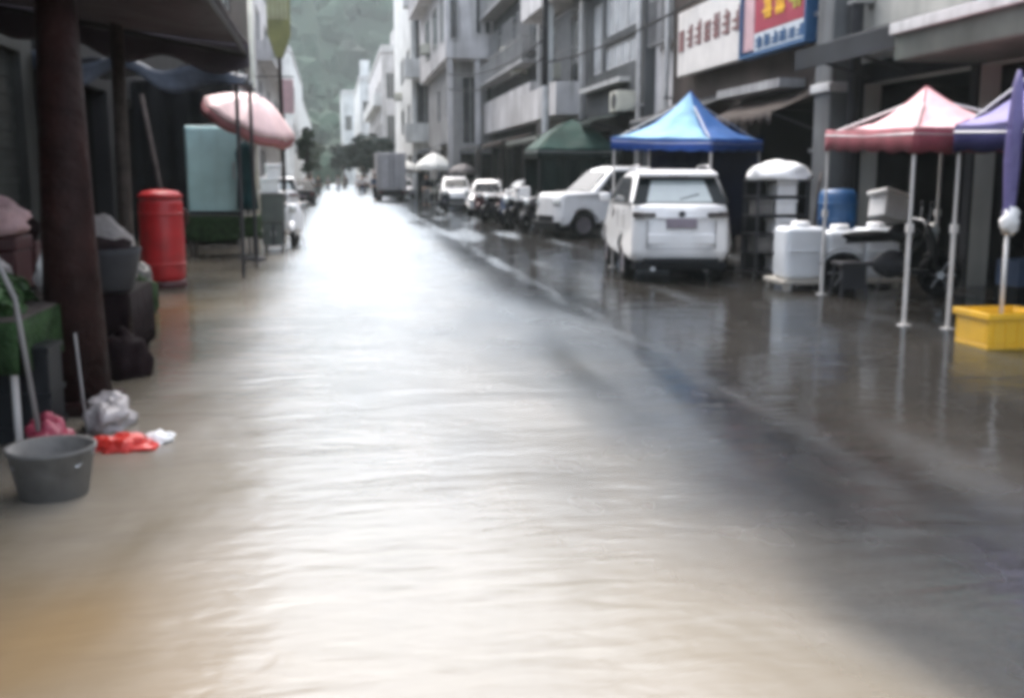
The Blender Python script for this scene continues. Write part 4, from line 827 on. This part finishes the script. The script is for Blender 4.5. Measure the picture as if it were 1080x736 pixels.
bundle('cloth_bundle', 'pinkish cloth bundle topmost on the dark red box at the left edge', 'bundle', (-2.42, 7.95, 1.14), (.26, .22, .17), 'pink_bundle', 3, knot=.05)
bundle('plastic_sack', 'bright white plastic sack just left of the stout timber post', 'sack', (-1.98, 7.8, .755), (.10, .10, .17), 'white_cloth', 5, knot=.05)
bundle('plastic_sack', 'small pale grey sack left of the bright white one', 'sack', (-2.28, 7.6, .755), (.11, .11, .16), 'plastic_bag', 6, knot=.04)
foam_box('dark red box under the pinkish bundle on the stall', (-2.5, 8.0, .755), (.6, .42, .38), None, 'dark_red')
bundle('grain_sack', 'pale grey sack leaning behind the dark basket between the posts', 'sack', (-2.0, 9.75, .62), (.24, .2, .36), 'sack', 8, knot=.06)
stq = thing('trestle_table', 'small dark draped trestle table behind the stout post', 'table', (-2.06, 9.5, 0))
MB().bx(-.45, .38, -.55, .5, .56, .61).build('top', 'dark_wood', stq, bevel=.01)
for x in (-.4, .33):
    for y in (-.48, .43): MB().tube([(x, y, -.05), (x, y, .56)], .028, 8).build('leg', 'dark_wood', stq)
MB().sheet(lambda u, v: V(.395 + .015 * math.sin(u * 40) * v, -.56 + 1.08 * u, .60 - .52 * v), 60, 3).build('drape', 'maroon_cloth', stq, smooth=True, thick=.006)
MB().sheet(lambda u, v: V(-.46 + .85 * u, -.57 - .015 * math.sin(u * 40) * v, .60 - .52 * v), 60, 3).build('drape', 'maroon_cloth', stq, smooth=True, thick=.006)
bk = thing('wicker_basket', 'dark round basket on the trestle table behind the stout post', 'basket', (-1.85, 9.1, .615))
MB().lathe([(.16, 0), (.2, .03), (.255, .3), (.27, .36), (.235, .35), (.18, .06)], seg=28, wob=lambda q, z: 1 + .012 * math.sin(q * 30)).build('body', 'dark_steel', bk, smooth=True)
MB().blob((0, 0, .32), (.21, .21, .12), 4, .4, 3).build('contents', 'maroon_cloth', bk, smooth=True)
# boxes, bags and bucket in front
cb = thing('black_crate', 'black plastic crate standing upright under the stall corner', 'crate', (-1.86, 6.55, -.03))
MB().bx(-.19, .19, -.16, .16, 0, .60).build('body', 'black_plastic', cb, bevel=.015)
[MB().bx(-.2, .2, -.172, .172, z, z + .03).build('rim', 'black_plastic', cb) for z in (.1, .3, .565)]
tag(MB().tube([(-1.98, 6.0, 1.62), (-1.72, 6.02, .9), (-1.64, 6.05, -.02)], .015, 8).build('leaning_pole', 'grey_plastic', loc=(-1.64, 6.05, 0), smooth=True), 'slim pale pole leaning at the left stall front', 'pole')
tag(MB().tube([(-1.56, 6.6, .62), (-1.50, 6.5, -.02)], .008, 8).build('metal_rod', 'grey_plastic', loc=(-1.5, 6.5, 0), smooth=True), 'short thin pale rod beside the black crate', 'rod')
bundle('grain_sack', 'dark sack on the ground beside the draped trestle table', 'sack', (-1.66, 8.5, -.02), (.2, .2, .24), 'maroon_cloth', 31, knot=.05)
bundle('grain_sack', 'grey sack slumped between the thin pole and the red bin', 'sack', (-2.55, 14.2, -.02), (.24, .22, .30), 'bucket_grey', 32, knot=.05)
bundle('vegetable_sack', 'dark green sack of vegetables beside the thin timber pole', 'sack', (-2.25, 12.6, -.02), (.22, .2, .28), 'green_cloth', 33, knot=.05)
bundle('plastic_bag', 'crimson plastic bag slumped at the foot of the black crate', 'bag', (-1.62, 6.1, -.02), (.13, .12, .15), 'crimson_bag', 11, knot=.04)
bundle('plastic_bag', 'pale translucent plastic bag lying at the foot of the stout post', 'bag', (-1.42, 6.75, -.02), (.14, .20, .14), 'plastic_bag', 12, .5)
bundle('plastic_bag', 'bright red plastic bag lying in the water by the stout post', 'bag', (-1.24, 6.18, -.02), (.18, .12, .065), 'red_bag', 13, .5)
bundle('plastic_bag', 'small white plastic bag tip touching the red bag', 'bag', (-1.06, 6.30, -.015), (.085, .08, .05), 'white_cloth', 15, .5)
bu = thing('grey_tub', 'grey plastic tub standing in the water at the left foreground', 'tub', (-1.40, 5.30, -.04))
MB().lathe([(.12, 0), (.155, .01), (.20, .26), (.212, .27), (.212, .29), (.19, .285), (.145, .03)], seg=32).build('body', 'bucket_grey', bu, smooth=True)
MB().tube([(-.20, 0, .26), (-.15, -.12, .21), (0, -.18, .19), (.15, -.12, .21), (.20, 0, .26)], .007, 6).build('handle', 'steel', bu)
# ------------------------------------------------------------------ right side goods
rk = thing('steel_rack', 'dark steel rack holding a column of white foam boxes', 'rack', (6.92, 15.6, -.02))
for x in (-.46, .34):
    for y in (-.25, .25): MB().tube([(x, y, -.02), (x, y, 1.52)], .022, 8).build('upright', 'dark_steel', rk)
for i in range(5): MB().bx(-.50, .38, -.28, .28, .10 + i * .29, .125 + i * .29).build('shelf', 'dark_steel', rk)
MB().bx(-.50, .38, .26, .275, .10, 1.5).build('back_panel', 'black_plastic', rk)
MB().bx(-.50, .38, -.28, .28, 1.5, 1.53).build('top', 'dark_steel', rk)
for i, w in enumerate(('lowest of the five in the dark rack', 'second from the bottom in the dark rack', 'middle one of the dark rack with a dark mark', 'second from the top in the dark rack', 'topmost in the dark rack under the white cover')):
    b = foam_box('white foam box ' + w, (6.92, 15.52, .107 + i * .29), (.32, .4, .235), 'foam boxes in the dark rack')
    if i == 2: MB().box((.02, -.203, .10), (.07, .006, .055)).build('mark', 'dark_steel', b)
for i in range(2): foam_box(('lower' , 'upper')[i] + ' grey foam box left in the dark rack', (6.60, 15.55, .397 + i * .58), (.24, .4, .235), 'grey boxes in the dark rack', 'bucket_grey')
tag(MB().blob((6.85, 15.55, 1.55), (.50, .40, .25), 4, .22, 2, 28, 18, .16).build('white_cover', 'white_cloth', loc=(6.85, 15.55, 1.51), smooth=True), 'white rounded cloth cover heaped on top of the dark rack', 'cover')
tag(MB().tube([(7.36, 15.1, 1.62), (7.30, 15.05, 1.4), (7.18, 15.0, -.02)], .022, 8).build('leaning_pole', 'grey_wood', loc=(7.18, 15, 0), smooth=True), 'thin brown pole leaning between the rack and the blue drum', 'pole')
pb = thing('low_platform', 'low pale plank platform carrying the white drums', 'platform', (7.0, 13.9, -.02))
MB().bx(-.88, .92, -.35, .35, .10, .16).build('top', 'pale_plank', pb, bevel=.008)
for x in (-.8, .84):
    for y in (-.28, .28): MB().bx(x - .04, x + .04, y - .04, y + .04, 0, .098).build('leg', 'pale_plank', pb)
for i, (x, w, lab) in enumerate(((6.47, .30, 'white plastic drum leftmost on the plank platform'), (7.06, .275, 'white plastic drum in the middle on the plank platform'), (7.62, .27, 'bluish white plastic drum rightmost on the plank platform'))):
    d = thing('plastic_drum', lab, 'drum', (x, 13.85, .143), 0, 'white plastic drums')
    h_ = (.72, .67, .70)[i]
    MB().bx(-w, w, -.24, .24, 0, h_).build('body', 'white_plastic', d, bevel=.07)
    MB().lathe([(.13, h_ - .02), (.13, h_ + .06), (.11, h_ + .075), (.04, h_ + .08)], seg=24).build('lid', 'white_foam', d, smooth=True)
    MB().tube([(-w + .02, -.25, h_ * .55), (0, -.256, h_ * .55), (w - .02, -.25, h_ * .55)], .01, 6).build('hoop', 'white_plastic', d)
dt = thing('trestle_table', 'dark trestle table behind the white drums', 'table', (7.45, 14.75, 0))
MB().bx(-.5, .5, -.35, .35, .70, .745).build('top', 'dark_wood', dt, bevel=.008)
for x in (-.44, .44):
    for y in (-.3, .3): MB().tube([(x, y, -.03), (x, y, .70)], .025, 8).build('leg', 'dark_steel', dt)
bd = thing('plastic_drum', 'blue plastic drum standing on the dark table', 'drum', (7.42, 14.65, .747))
MB().lathe([(.24, 0), (.27, .02), (.285, .2), (.285, .42), (.27, .56), (.22, .62), (.05, .63)], seg=32).build('body', 'blue_plastic', bd, smooth=True)
mb = MB(); [mb.lathe([(.284, z), (.296, z + .02), (.284, z + .04)], seg=32) for z in (.16, .4)]; mb.build('hoop', 'blue_plastic', bd, smooth=True)
MB().lathe([(.05, .622), (.05, .66), (.03, .665)], (.1, 0, 0), 14).build('cap', 'black_plastic', bd)
ws = thing('white_crate', 'white crate tipped at an angle right of the blue drum', 'crate', (7.35, 13.05, .90), R(12))
mm = Matrix.Rotation(R(14), 3, 'Y') @ Matrix.Rotation(R(-10), 3, 'X')
MB().box((0, 0, .23), (.42, .34, .32), mm).build('body', 'white_foam', ws, bevel=.04)
MB().box((-.0, 0, .41), (.46, .38, .06), mm).build('lid', 'white_foam', ws, bevel=.02)
stl2 = thing('dark_stool', 'dark plastic stool in front of the white drums', 'stool', (6.72, 12.85, -.02))
MB().bx(-.19, .19, -.17, .17, .42, .47).build('seat', 'dark_steel', stl2, bevel=.015)
for x in (-1, 1):
    for y in (-1, 1): MB().tube([(x * .18, y * .16, 0), (x * .14, y * .12, .42)], .024, 8).build('leg', 'dark_steel', stl2)
MB().bx(-.17, .17, -.15, -.13, .12, .418).build('panel', 'dark_steel', stl2)
cp = thing('utility_pole', 'dark utility pole with a pale band in front of the grey building', 'pole', (7.28, 36, 0))
MB().tube([(0, 0, -.1), (0, 0, 9.5)], [.13, .10], 14).build('shaft', 'wall_black', cp, smooth=True)
MB().lathe([(.136, 2.4), (.138, 2.42), (.132, 4.6), (.13, 4.62)], (.01, -.012, 0), 14).build('band', 'trim_pale', cp, smooth=True)
MB().bx(-.9, .9, -.06, .06, 8.6, 8.74).build('crossarm', 'dark_steel', cp)
for x in (-.8, -.4, .4, .8): MB().lathe([(.03, 8.745), (.05, 8.8), (.03, 8.86), (.045, 8.9), (.02, 8.95)], (x, 0, 0), 12).build('insulator', 'cream', cp)

# ------------------------------------------------------------------ clutter along the facades
def ac_unit(label, x, y, z):
    b = thing('air_conditioner', label, 'air conditioner', (x, y, z), 0, 'air conditioners on the right facades')
    MB().bx(-.30, .30, -.42, .42, .03, .62).build('casing', 'cream', b, bevel=.02)
    MB().lathe([(.24, 0), (.25, .012), (.20, .02), (.04, .022)], (-.302, -.1, .33), 20, Matrix.Rotation(R(-90), 3, 'Y')).build('fan_grille', 'dark_steel', b)
    for yy in (-.3, .3): MB().bx(-.28, .34, yy - .02, yy + .02, -.02, .027).build('bracket', 'dark_steel', b)
for x, y, z, lab in ((8.65, 31.0, 3.45, 'air conditioner low on the dark grey building beside the green tent'), (8.65, 36.4, 7.6, 'air conditioner above the bright wide window'), (8.65, 40.2, 5.2, 'air conditioner between the balcony windows by the utility pole'),
        (8.65, 52.2, 7.2, 'air conditioner upper one on the dark grey four storey building'), (8.65, 48.9, 6.2, 'air conditioner lower one on the dark grey four storey building'), (8.65, 23.9, 6.2, 'air conditioner above the white signboard'), (6.0, 68.2, 9.2, 'air conditioner on the light overhanging building'), (5.55, 89, 7.8, 'air conditioner on the white tower block')):
    ac_unit(lab, x, y, z)
def awning(label, y0, y1, z, dp, m, xf=XR, drop=.45):
    b = thing('shop_awning', label, 'awning', (xf - dp / 2, (y0 + y1) / 2, z), 0, 'shop awnings on the right')
    def f(u, v): return V(xf - .01 - dp * v, y0 + (y1 - y0) * u, z + drop * (1 - v) - .06 * math.sin(math.pi * v) + .03 * noise.noise(V(u * 8, v * 3, y0)))
    MB().sheet(f, 24, 6).build('cover', m, b, b.location, smooth=True, thick=.012)
    MB().sheet(lambda u, v: f(u, 1) + V(-.005, 0, -v * (.18 + .05 * math.sin(u * 60))), 60, 2).build('valance', m, b, b.location, smooth=True, thick=.008)
    for y in (y0 + .1, y1 - .1): MB().tube([(xf - dp + .03, y, z - .03), (xf - .02, y, z - .35)], .02, 6).build('arm', 'dark_steel', b, b.location)
awning('black cloth awning on the dark grey building behind the green tent', 30.3, 37, 3.15, 1.5, 'tarp_green_dark')
awning('grey awning under the pale rounded balcony', 38, 44.8, 3.0, 1.6, 'awning_olive')
awning('brown awning right end of the four storey building', 45.6, 51.5, 3.1, 1.7, 'wall_brown')
awning('dark awning far end of the four storey building', 52, 59, 3.1, 1.9, 'awning_dark')
awning('dark blue awning under the light overhanging building', 61, 68, 3.2, 1.4, 'tarp_blue', 6.9)
awning('dark brown awning behind the blue tent under the red signboard', 18.5, 22.4, 2.75, 1.0, 'wall_brown')
awning('dark awning under the white signboard', 23, 27.2, 3.0, 1.2, 'awning_dark')
for z, ya, yb_ in ((6.6, 45.6, 58.8), (10.1, 51, 58.8)): balcony(r5, f5, XR - .8, XR - .003, ya, yb_, z, 'wall_grey', .95, False)
balcony(r3, f3, XR - .9, XR - .003, 30.4, 36.9, 8.9, 'wall_light', 1.0)
balcony(r8, f8, 4.2, 4.997, 105, 138, 4.0, 'wall_white', 1.0); balcony(r8, f8, 4.2, 4.997, 105, 138, 8.6, 'wall_white', 1.0)
balcony(r6, f6, 5.5, 6.346, 60, 75, 12.4, 'wall_light', 1.0, False)
for y, x_, lab in ((30.1, 8.85, 'drainpipe at the near corner of the dark grey building'), (37.3, 8.85, 'drainpipe between the dark grey building and the pale balcony'), (45.1, 8.85, 'drainpipe at the near corner of the four storey building'), (27.45, 8.85, 'drainpipe left of the white signboard')):
    p_ = thing('drainpipe', lab, 'pipe', (x_, y, 0)); mb = MB(); mb.tube([(x_, y, 0), (x_, y, 11)], .07, 10); mb.build('pipe', 'trim_pale', p_, p_.location, smooth=True)
    MB().bx(x_ - .09, 8.995, y - .09, y + .09, 3.6, 3.66).build('clamp', 'steel', p_, p_.location)
def cage(root, off, x, y0, y1, z0, z1, dp=.35):
    mb = MB(); t = .012
    n = int((y1 - y0) / .14)
    for i in range(n + 1):
        y = y0 + (y1 - y0) * i / n; mb.bx(x - dp - t, x - dp + t, y - t, y + t, z0, z1)
    for z in (z0, (z0 + z1) / 2, z1):
        mb.bx(x - dp - .02, x - dp + .02, y0, y1, z - .018, z + .018)
        for y in (y0, y1): mb.bx(x - dp + .021, x - .004, y - .016, y + .016, z - .016, z + .016)
    mb.bx(x - dp + .025, x - .006, y0 + .03, y1 - .03, z0 - .025, z0 - .019)
    mb.build('window_cage', 'steel', root, off)
cage(r4, f4, XR, 38.2, 40.7, 4.9, 7.5); cage(r4, f4, XR, 41.3, 43.9, 4.9, 7.5); cage(r5, f5, XR, 46.1, 49.3, 7, 9); cage(r5, f5, XR, 50.6, 53.8, 7, 9); cage(r5, f5, XR, 55.1, 58.3, 7, 9)
cage(r2b, f2b, XR + .3, 27.9, 29.5, 5.2, 7.6)
car('parked_car', 'dark hatchback parked deep behind the row of motorcycles', 'car', (7.6, 40.6, -.02), R(100), 3.6, 1.5, 1.55, 'sedan', 'cloth_dark', wr=.31, group='parked cars')
car('parked_car', 'black car nose out between the green tent and the utility pole', 'car', (7.75, 36.9, -.02), R(108), 3.6, 1.5, 1.6, 'suv', 'dark_steel', wr=.31, group='parked cars')
for (x, y, rz, bm, sc, lab) in ((5.45, 36.2, 150, 'black_plastic', False, 'black motorcycle standing out from the row towards the street'), (5.75, 41.0, 165, 'dark_red', True, 'dark red scooter just in front of the white saloon'), (5.0, 47.0, 170, 'cloth_dark', True, 'dark scooter beside the white hatchback'), (4.4, 72, 175, 'black_plastic', False, 'black motorcycle beyond the grey box truck')):
    motorbike(lab, (x, y, -.02), R(rz), bm, sc)
car('parked_car', 'white small car parked on the left beyond the white scooter', 'car', (-1.95, 40, -.02), R(3), 3.6, 1.45, 1.6, 'suv', wr=.31, lights='lamp_red', group='parked cars')
car('parked_car', 'silver saloon parked ahead of the dark saloon at the light building', 'car', (5.3, 79, -.02), R(176), 3.8, 1.5, 1.48, 'sedan', 'van_grey', wr=.31, group='parked cars')
car('parked_car', 'white car farthest along on the right beyond the dull pink parasol', 'car', (4.4, 95, -.02), R(178), 3.6, 1.5, 1.6, 'suv', wr=.31, group='parked cars')
for i, (y, lab) in enumerate(((33.0, 'black motorcycle parked deepest in the row behind the white off roader'), (35.4, 'dark grey motorcycle in the row under the grey awning'), (37.2, 'second dark motorcycle in the row under the grey awning'), (39.0, 'farthest dark motorcycle of the row before the white saloon'))):
    motorbike(lab, (6.05 + .12 * i, y, -.02), R(120 + 9 * i), ('black_plastic', 'dark_steel', 'cloth_dark', 'dark_red')[i], i % 2 == 1)
def crate(label, loc, m, d=(.5, .36, .3), rz=0.):
    b = thing('plastic_crate', label, 'crate', loc, rz, 'crates stacked by the stalls')
    mb = MB(); x, y, z = d[0] / 2, d[1] / 2, d[2]
    mb.bx(-x, x, -y, y, 0, .03); mb.bx(-x, x, -y, -y + .025, .031, z); mb.bx(-x, x, y - .025, y, .031, z); mb.bx(-x, -x + .025, -y + .026, y - .026, .031, z); mb.bx(x - .025, x, -y + .026, y - .026, .031, z)
    mb.build('body', m, b)
    mb = MB(); [mb.bx(-x - .008, x + .008, -y - .008, -y - .001, q, q + .025) for q in (.06, .15, .24)]; mb.build('rib', m, b)
for loc, m, lab in (((-3.3, 11.6, -.02), 'dark_red', 'dark red crate lowest of the stack behind the stall'), ((-3.28, 11.6, .285), 'black_plastic', 'black crate in the middle of the stack behind the stall'), ((-3.3, 11.62, .59), 'dark_red', 'dark red crate topmost of the stack behind the stall'),
        ((-2.7, 11.9, -.02), 'tarp_green', 'green crate standing alone between the stall and the red bin'), ((8.1, 11.2, -.02), 'black_plastic', 'black crate lowest of two under the pink tent'), ((8.1, 11.2, .285), 'cloth_blue', 'dark blue crate upper of two under the pink tent'),
        ((7.9, 16.6, -.02), 'dark_red', 'dark red crate lowest of two right of the dark rack'), ((7.9, 16.6, .285), 'black_plastic', 'black crate upper of two right of the dark rack')):
    crate(lab, loc, m, rz=.1)
bundle('grain_sack', 'dark sack heaped on the crate stack behind the stall', 'sack', (-3.28, 11.6, .90), (.25, .2, .2), 'maroon_cloth', 21, knot=.05)
bundle('grain_sack', 'greenish sack slumped in the green crate', 'sack', (-2.7, 11.9, .02), (.22, .16, .36), 'green_cloth', 22, knot=.05)
for pts, lab in (([(7.28, 35.9, 5.4), (7.6, 29, 4.9), (8.9, 23, 5.9)], 'thin black cable sagging from the utility pole to the white signboard'), ([(7.28, 36.1, 5.6), (7.0, 48, 5.0), (6.5, 59.3, 6.4)], 'thin black cable sagging from the utility pole to the light building'), ([(7.28, 36.1, 6.2), (7.1, 47, 5.7), (6.5, 59.3, 7.2)], 'higher black cable from the utility pole to the light building')):
    a_, b_, c_ = map(Vector, pts); P = [a_.lerp(b_, t).lerp(b_.lerp(c_, t), t) for t in [i / 16 for i in range(17)]]
    tag(MB().tube(P, .028, 6).build('cable', 'black_rubber', loc=P[0], smooth=True), lab, 'cable')

# ------------------------------------------------------------------ trees
def tree(label, loc, h, tr, cr, cz, m, n, seed, leaf=.22, group='street trees'):
    rr = random.Random(seed); root = thing('street_tree', label, 'tree', loc, 0, group)
    mb = MB(); mb.tube([(0, 0, -.1), (.05, 0, h * .25), (0, .05, cz), (.05, 0, h * .9)], [tr, tr * .8, tr * .6, tr * .2], 10)
    clumps = []
    for k in range(16):
        q = rr.uniform(0, 6.28); e = rr.uniform(.3, 1); z = cz + rr.uniform(-1, 1) * cr[2] * .7
        kk = math.sqrt(max(.15, 1 - ((z - cz) / cr[2]) ** 2)); p = V(math.cos(q) * cr[0] * e * kk * .8, math.sin(q) * cr[1] * e * kk * .8, z); clumps.append((p, rr.uniform(.28, .5) * cr[0]))
        if k < 9: mb.tube([(0, 0, min(z, h * .5) * .75), (p.x * .5, p.y * .5, (z + h * .4) / 2), p], [tr * .45, tr * .3, tr * .1], 6)
    mb.build('trunk', 'bark', root, smooth=True)
    c = MB()
    for i in range(n):
        p, r = rr.choice(clumps); d = V(rr.gauss(0, 1), rr.gauss(0, 1), rr.gauss(0, .8)).normalized() * r * rr.uniform(.5, 1.1); q = leaf * rr.uniform(.6, 1.4)
        rot = Matrix.Rotation(rr.uniform(0, 6.3), 3, 'Z') @ Matrix.Rotation(rr.uniform(-1.2, 1.2), 3, 'X')
        c.add([p + d + rot @ V(*v) for v in ((-q, 0, 0), (0, -q * .5, .02), (q, 0, 0), (0, q * .5, .02))], [(0, 1, 2, 3)])
    c.build('crown', m, root)
tree('dark round street tree beyond the grey truck on the right', (3.2, 108, 0), 6, .2, (2.0, 2.0, 2.0), 3.9, 'crown_dark', 3000, 1, .3)
tree('second dark street tree just right of the round one', (4.5, 104, 0), 6, .2, (1.6, 1.6, 1.9), 3.9, 'crown_dark', 2400, 2, .3)
tree('small far dark tree closing the right end of the street', (1.6, 150, 0), 6.5, .2, (2.2, 2.2, 2.0), 4.2, 'crown_dark', 1800, 6, .35)
tree('far dark tree at the foot of the hill on the left', (-3.0, 158, 0), 7.5, .2, (2.2, 2.2, 2.6), 4.6, 'crown_green', 1800, 7, .35)
tree('slim dark tree on the left side of the far street', (-1.5, 68, 0), 5.2, .14, (.6, .6, 1.7), 3.2, 'crown_green', 1800, 3, .16)

# ------------------------------------------------------------------ people far down the street
def skinmesh(name, verts, edges, rads, m, parent, sub=1):
    me = bpy.data.meshes.new(name); me.from_pydata(verts, edges, []); o = bpy.data.objects.new(name, me); COL.objects.link(o); o.parent = parent
    md = o.modifiers.new('Skin', 'SKIN'); md.use_smooth_shade = True
    for i, r in enumerate(rads): me.skin_vertices[0].data[i].radius = r if isinstance(r, tuple) else (r, r)
    me.skin_vertices[0].data[0].use_root = True
    s = o.modifiers.new('Sub', 'SUBSURF'); s.levels = sub; s.render_levels = sub; me.materials.append(M[m]); return o
def person(label, loc, rz, top, low, step=.12, arm=.1):
    root = thing('person', label, 'person', loc, rz, 'people walking down the street')
    J = dict(pel=(0, 0, .92), spi=(0, .01, 1.12), che=(0, .0, 1.32), nek=(0, .01, 1.48), hd0=(0, .03, 1.56), hd1=(0, .03, 1.68))
    v = list(J.values()); rd = [(.15, .11), (.13, .095), (.17, .105), .055, .085, .085]; ed = [(0, 1), (1, 2), (2, 3), (3, 4), (4, 5)]
    fin = []
    for sx, st in ((-1, step), (1, -step)):
        b = len(v); v += [(sx * .09, 0, .86), (sx * .10, st * .9 + .03, .50), (sx * .10, st * 1.6 - .02, .09), (sx * .11, st * 1.6 + .13, .04)]; rd += [.092, .06, .042, (.04, .03)]; ed += [(0, b), (b, b + 1), (b + 1, b + 2), (b + 2, b + 3)]
        b = len(v); v += [(sx * .19, 0, 1.40), (sx * .235, -st * .5, 1.14), (sx * .24, -st * .9 + arm, .90), (sx * .24, -st * .9 + arm + .03, .80)]; rd += [.052, .042, .032, (.028, .04)]; ed += [(2, b), (b, b + 1), (b + 1, b + 2), (b + 2, b + 3)]
        for k in range(4): c = len(v); v.append((sx * .235, -st * .9 + arm + .0 + .022 * k, .725 + .006 * abs(k - 1.5))); rd.append(.009); ed.append((b + 3, c))
        c = len(v); v.append((sx * .20, -st * .9 + arm + .075, .78)); rd.append(.010); ed.append((b + 3, c))
    skinmesh('body', v, ed, rd, 'skin', root)
    sv = [v[0], v[1], v[2], (0, .01, 1.44)]; sr = [(.165, .125), (.15, .115), (.19, .125), (.09, .08)]; se = [(0, 1), (1, 2), (2, 3)]
    lv = [v[0]]; lr = [(.16, .125)]; le = []
    for i, sx in enumerate((-1, 1)):
        st = (step, -step)[i]; b = len(sv); sv += [(sx * .19, 0, 1.40), (sx * .235, -st * .5, 1.14), (sx * .238, -st * .7 + arm * .5, 1.02)]; sr += [.068, .056, .05]; se += [(2, b), (b, b + 1), (b + 1, b + 2)]
        b = len(lv); lv += [(sx * .09, 0, .86), (sx * .10, st * .9 + .03, .50), (sx * .10, st * 1.5 - .01, .14)]; lr += [.108, .078, .062]; le += [(0, b), (b, b + 1), (b + 1, b + 2)]
    skinmesh('shirt', sv, se, sr, top, root); skinmesh('trousers', lv, le, lr, low, root)
    MB().blob((0, .012, 1.675), (.093, .102, .10), 2, .1, 2, 16, 10, .35).build('hair', 'hair', root, smooth=True)
    f = MB()
    for sx in (-1, 1): f.blob((sx * .033, .105, 1.64), (.012, .008, .007), 1, 0, 1, 8, 6)
    f.build('eyes', 'hair', root)
    MB().blob((0, .118, 1.61), (.012, .018, .02), 1, 0, 1, 8, 6).build('nose', 'skin', root); MB().blob((0, .108, 1.575), (.024, .006, .006), 1, 0, 1, 8, 6).build('mouth', 'cloth_red', root)
    mb = MB(); [mb.blob((sx * .088, .02, 1.625), (.012, .02, .03), 1, 0, 1, 8, 6) for sx in (-1, 1)]; mb.build('ears', 'skin', root)
    return root
person('person in dark clothes walking away beside the left row', (-1.05, 84, 0), 0, 'cloth_dark', 'cloth_dark')
person('person in white top walking on the left of the far street', (-1.5, 78, 0), .4, 'cloth_white', 'cloth_dark', -.1)
person('person in grey walking mid street at the far end', (.6, 105, 0), R(180), 'cloth_grey', 'cloth_blue', .14)
person('person in white top and pale trousers under the round street tree', (2.3, 96, 0), R(170), 'cloth_white', 'cloth_grey', -.12)
person('person in white shirt and dark trousers right of the pale one', (3.15, 97, 0), R(190), 'cloth_white', 'cloth_dark', .1)
person('person in dark blue standing beside the grey truck', (2.72, 69, 0), R(150), 'cloth_blue', 'cloth_dark', .05)
person('person in dark top standing by the cream parasol', (5.0, 57, 0), R(200), 'cloth_dark', 'cloth_grey', .04)
person('person in pale top walking ahead of the grey truck', (2.2, 80, 0), R(5), 'cloth_white', 'cloth_blue', .12)
person('person in dark grey walking at the far left', (-.4, 112, 0), R(175), 'cloth_grey', 'cloth_dark', .12)
person('person in black far beyond the trees mid street', (1.5, 118, 0), 0, 'cloth_dark', 'cloth_dark', .1)
person('person in red top far along the left row', (-2.2, 96, 0), R(10), 'cloth_red', 'cloth_dark', .1)

# ------------------------------------------------------------------ haze
hz = bpy.data.materials.new('haze'); hz.use_nodes = True; N = hz.node_tree.nodes; N.remove(N['Principled BSDF'])
vol = N.new('ShaderNodeVolumePrincipled'); vol.inputs['Color'].default_value = (.80, .90, .89, 1); vol.inputs['Density'].default_value = .00065; vol.inputs['Anisotropy'].default_value = .0
hz.node_tree.links.new(vol.outputs[0], N['Material Output'].inputs['Volume'])
structure(MB().bx(-440, 440, -60, 540, -2., 150).build('haze', hz), 'stuff')

# ------------------------------------------------------------------ light, sky, camera
SE, SR = 55, -8    # sun elevation, compass rotation of the sky
w = bpy.data.worlds.new('World'); SC.world = w; w.use_nodes = True; nt = w.node_tree
sky = nt.nodes.new('ShaderNodeTexSky'); sky.sky_type = 'NISHITA'; sky.sun_disc = False; sky.sun_elevation = R(SE); sky.sun_rotation = R(SR)
sky.air_density = 1.; sky.dust_density = 5.; sky.ozone_density = 1.
hs = nt.nodes.new('ShaderNodeHueSaturation'); hs.inputs['Saturation'].default_value = .55
nt.links.new(sky.outputs[0], hs.inputs['Color']); nt.links.new(hs.outputs[0], nt.nodes['Background'].inputs['Color']); nt.nodes['Background'].inputs['Strength'].default_value = .15
sl = bpy.data.lights.new('sun', 'SUN'); sl.energy = .5; sl.angle = R(155); sl.color = (1, .985, .965)
so = bpy.data.objects.new('sun', sl); COL.objects.link(so)
# direction: Nishita rotation measured from +Y clockwise
d = V(math.sin(R(SR)) * math.cos(R(SE)), math.cos(R(SR)) * math.cos(R(SE)), math.sin(R(SE)))
so.rotation_euler = d.to_track_quat('Z', 'Y').to_euler(); so.location = (0, 0, 100)
cam = bpy.data.cameras.new('camera'); co = bpy.data.objects.new('camera', cam); COL.objects.link(co)
F = 1100.; cam.sensor_width = 36; cam.lens = 36 * F / 1080; cam.clip_start = .05; cam.clip_end = 3000
pt = math.atan(181 / F); yw = math.atan(190 / math.hypot(F, 181))
co.location = (0, 0, 1.55); co.rotation_euler = (math.pi / 2 - pt, 0, -yw)
SC.camera = co
SC.view_settings.view_transform = 'Standard'; SC.view_settings.look = 'None'; SC.view_settings.gamma = 1; SC.view_settings.exposure = 2.1; SC.view_settings.use_curve_mapping = False
SC.render.engine = 'CYCLES'
cy = SC.cycles; cy.use_denoising = True; cy.max_bounces = 6; cy.diffuse_bounces = 3; cy.glossy_bounces = 3; cy.transparent_max_bounces = 8; cy.volume_bounces = 0; cy.caustics_reflective = False; cy.caustics_refractive = False
cy.pixel_filter_type = 'BLACKMAN_HARRIS'; cy.filter_width = 5.0; cy.sample_clamp_indirect = 6
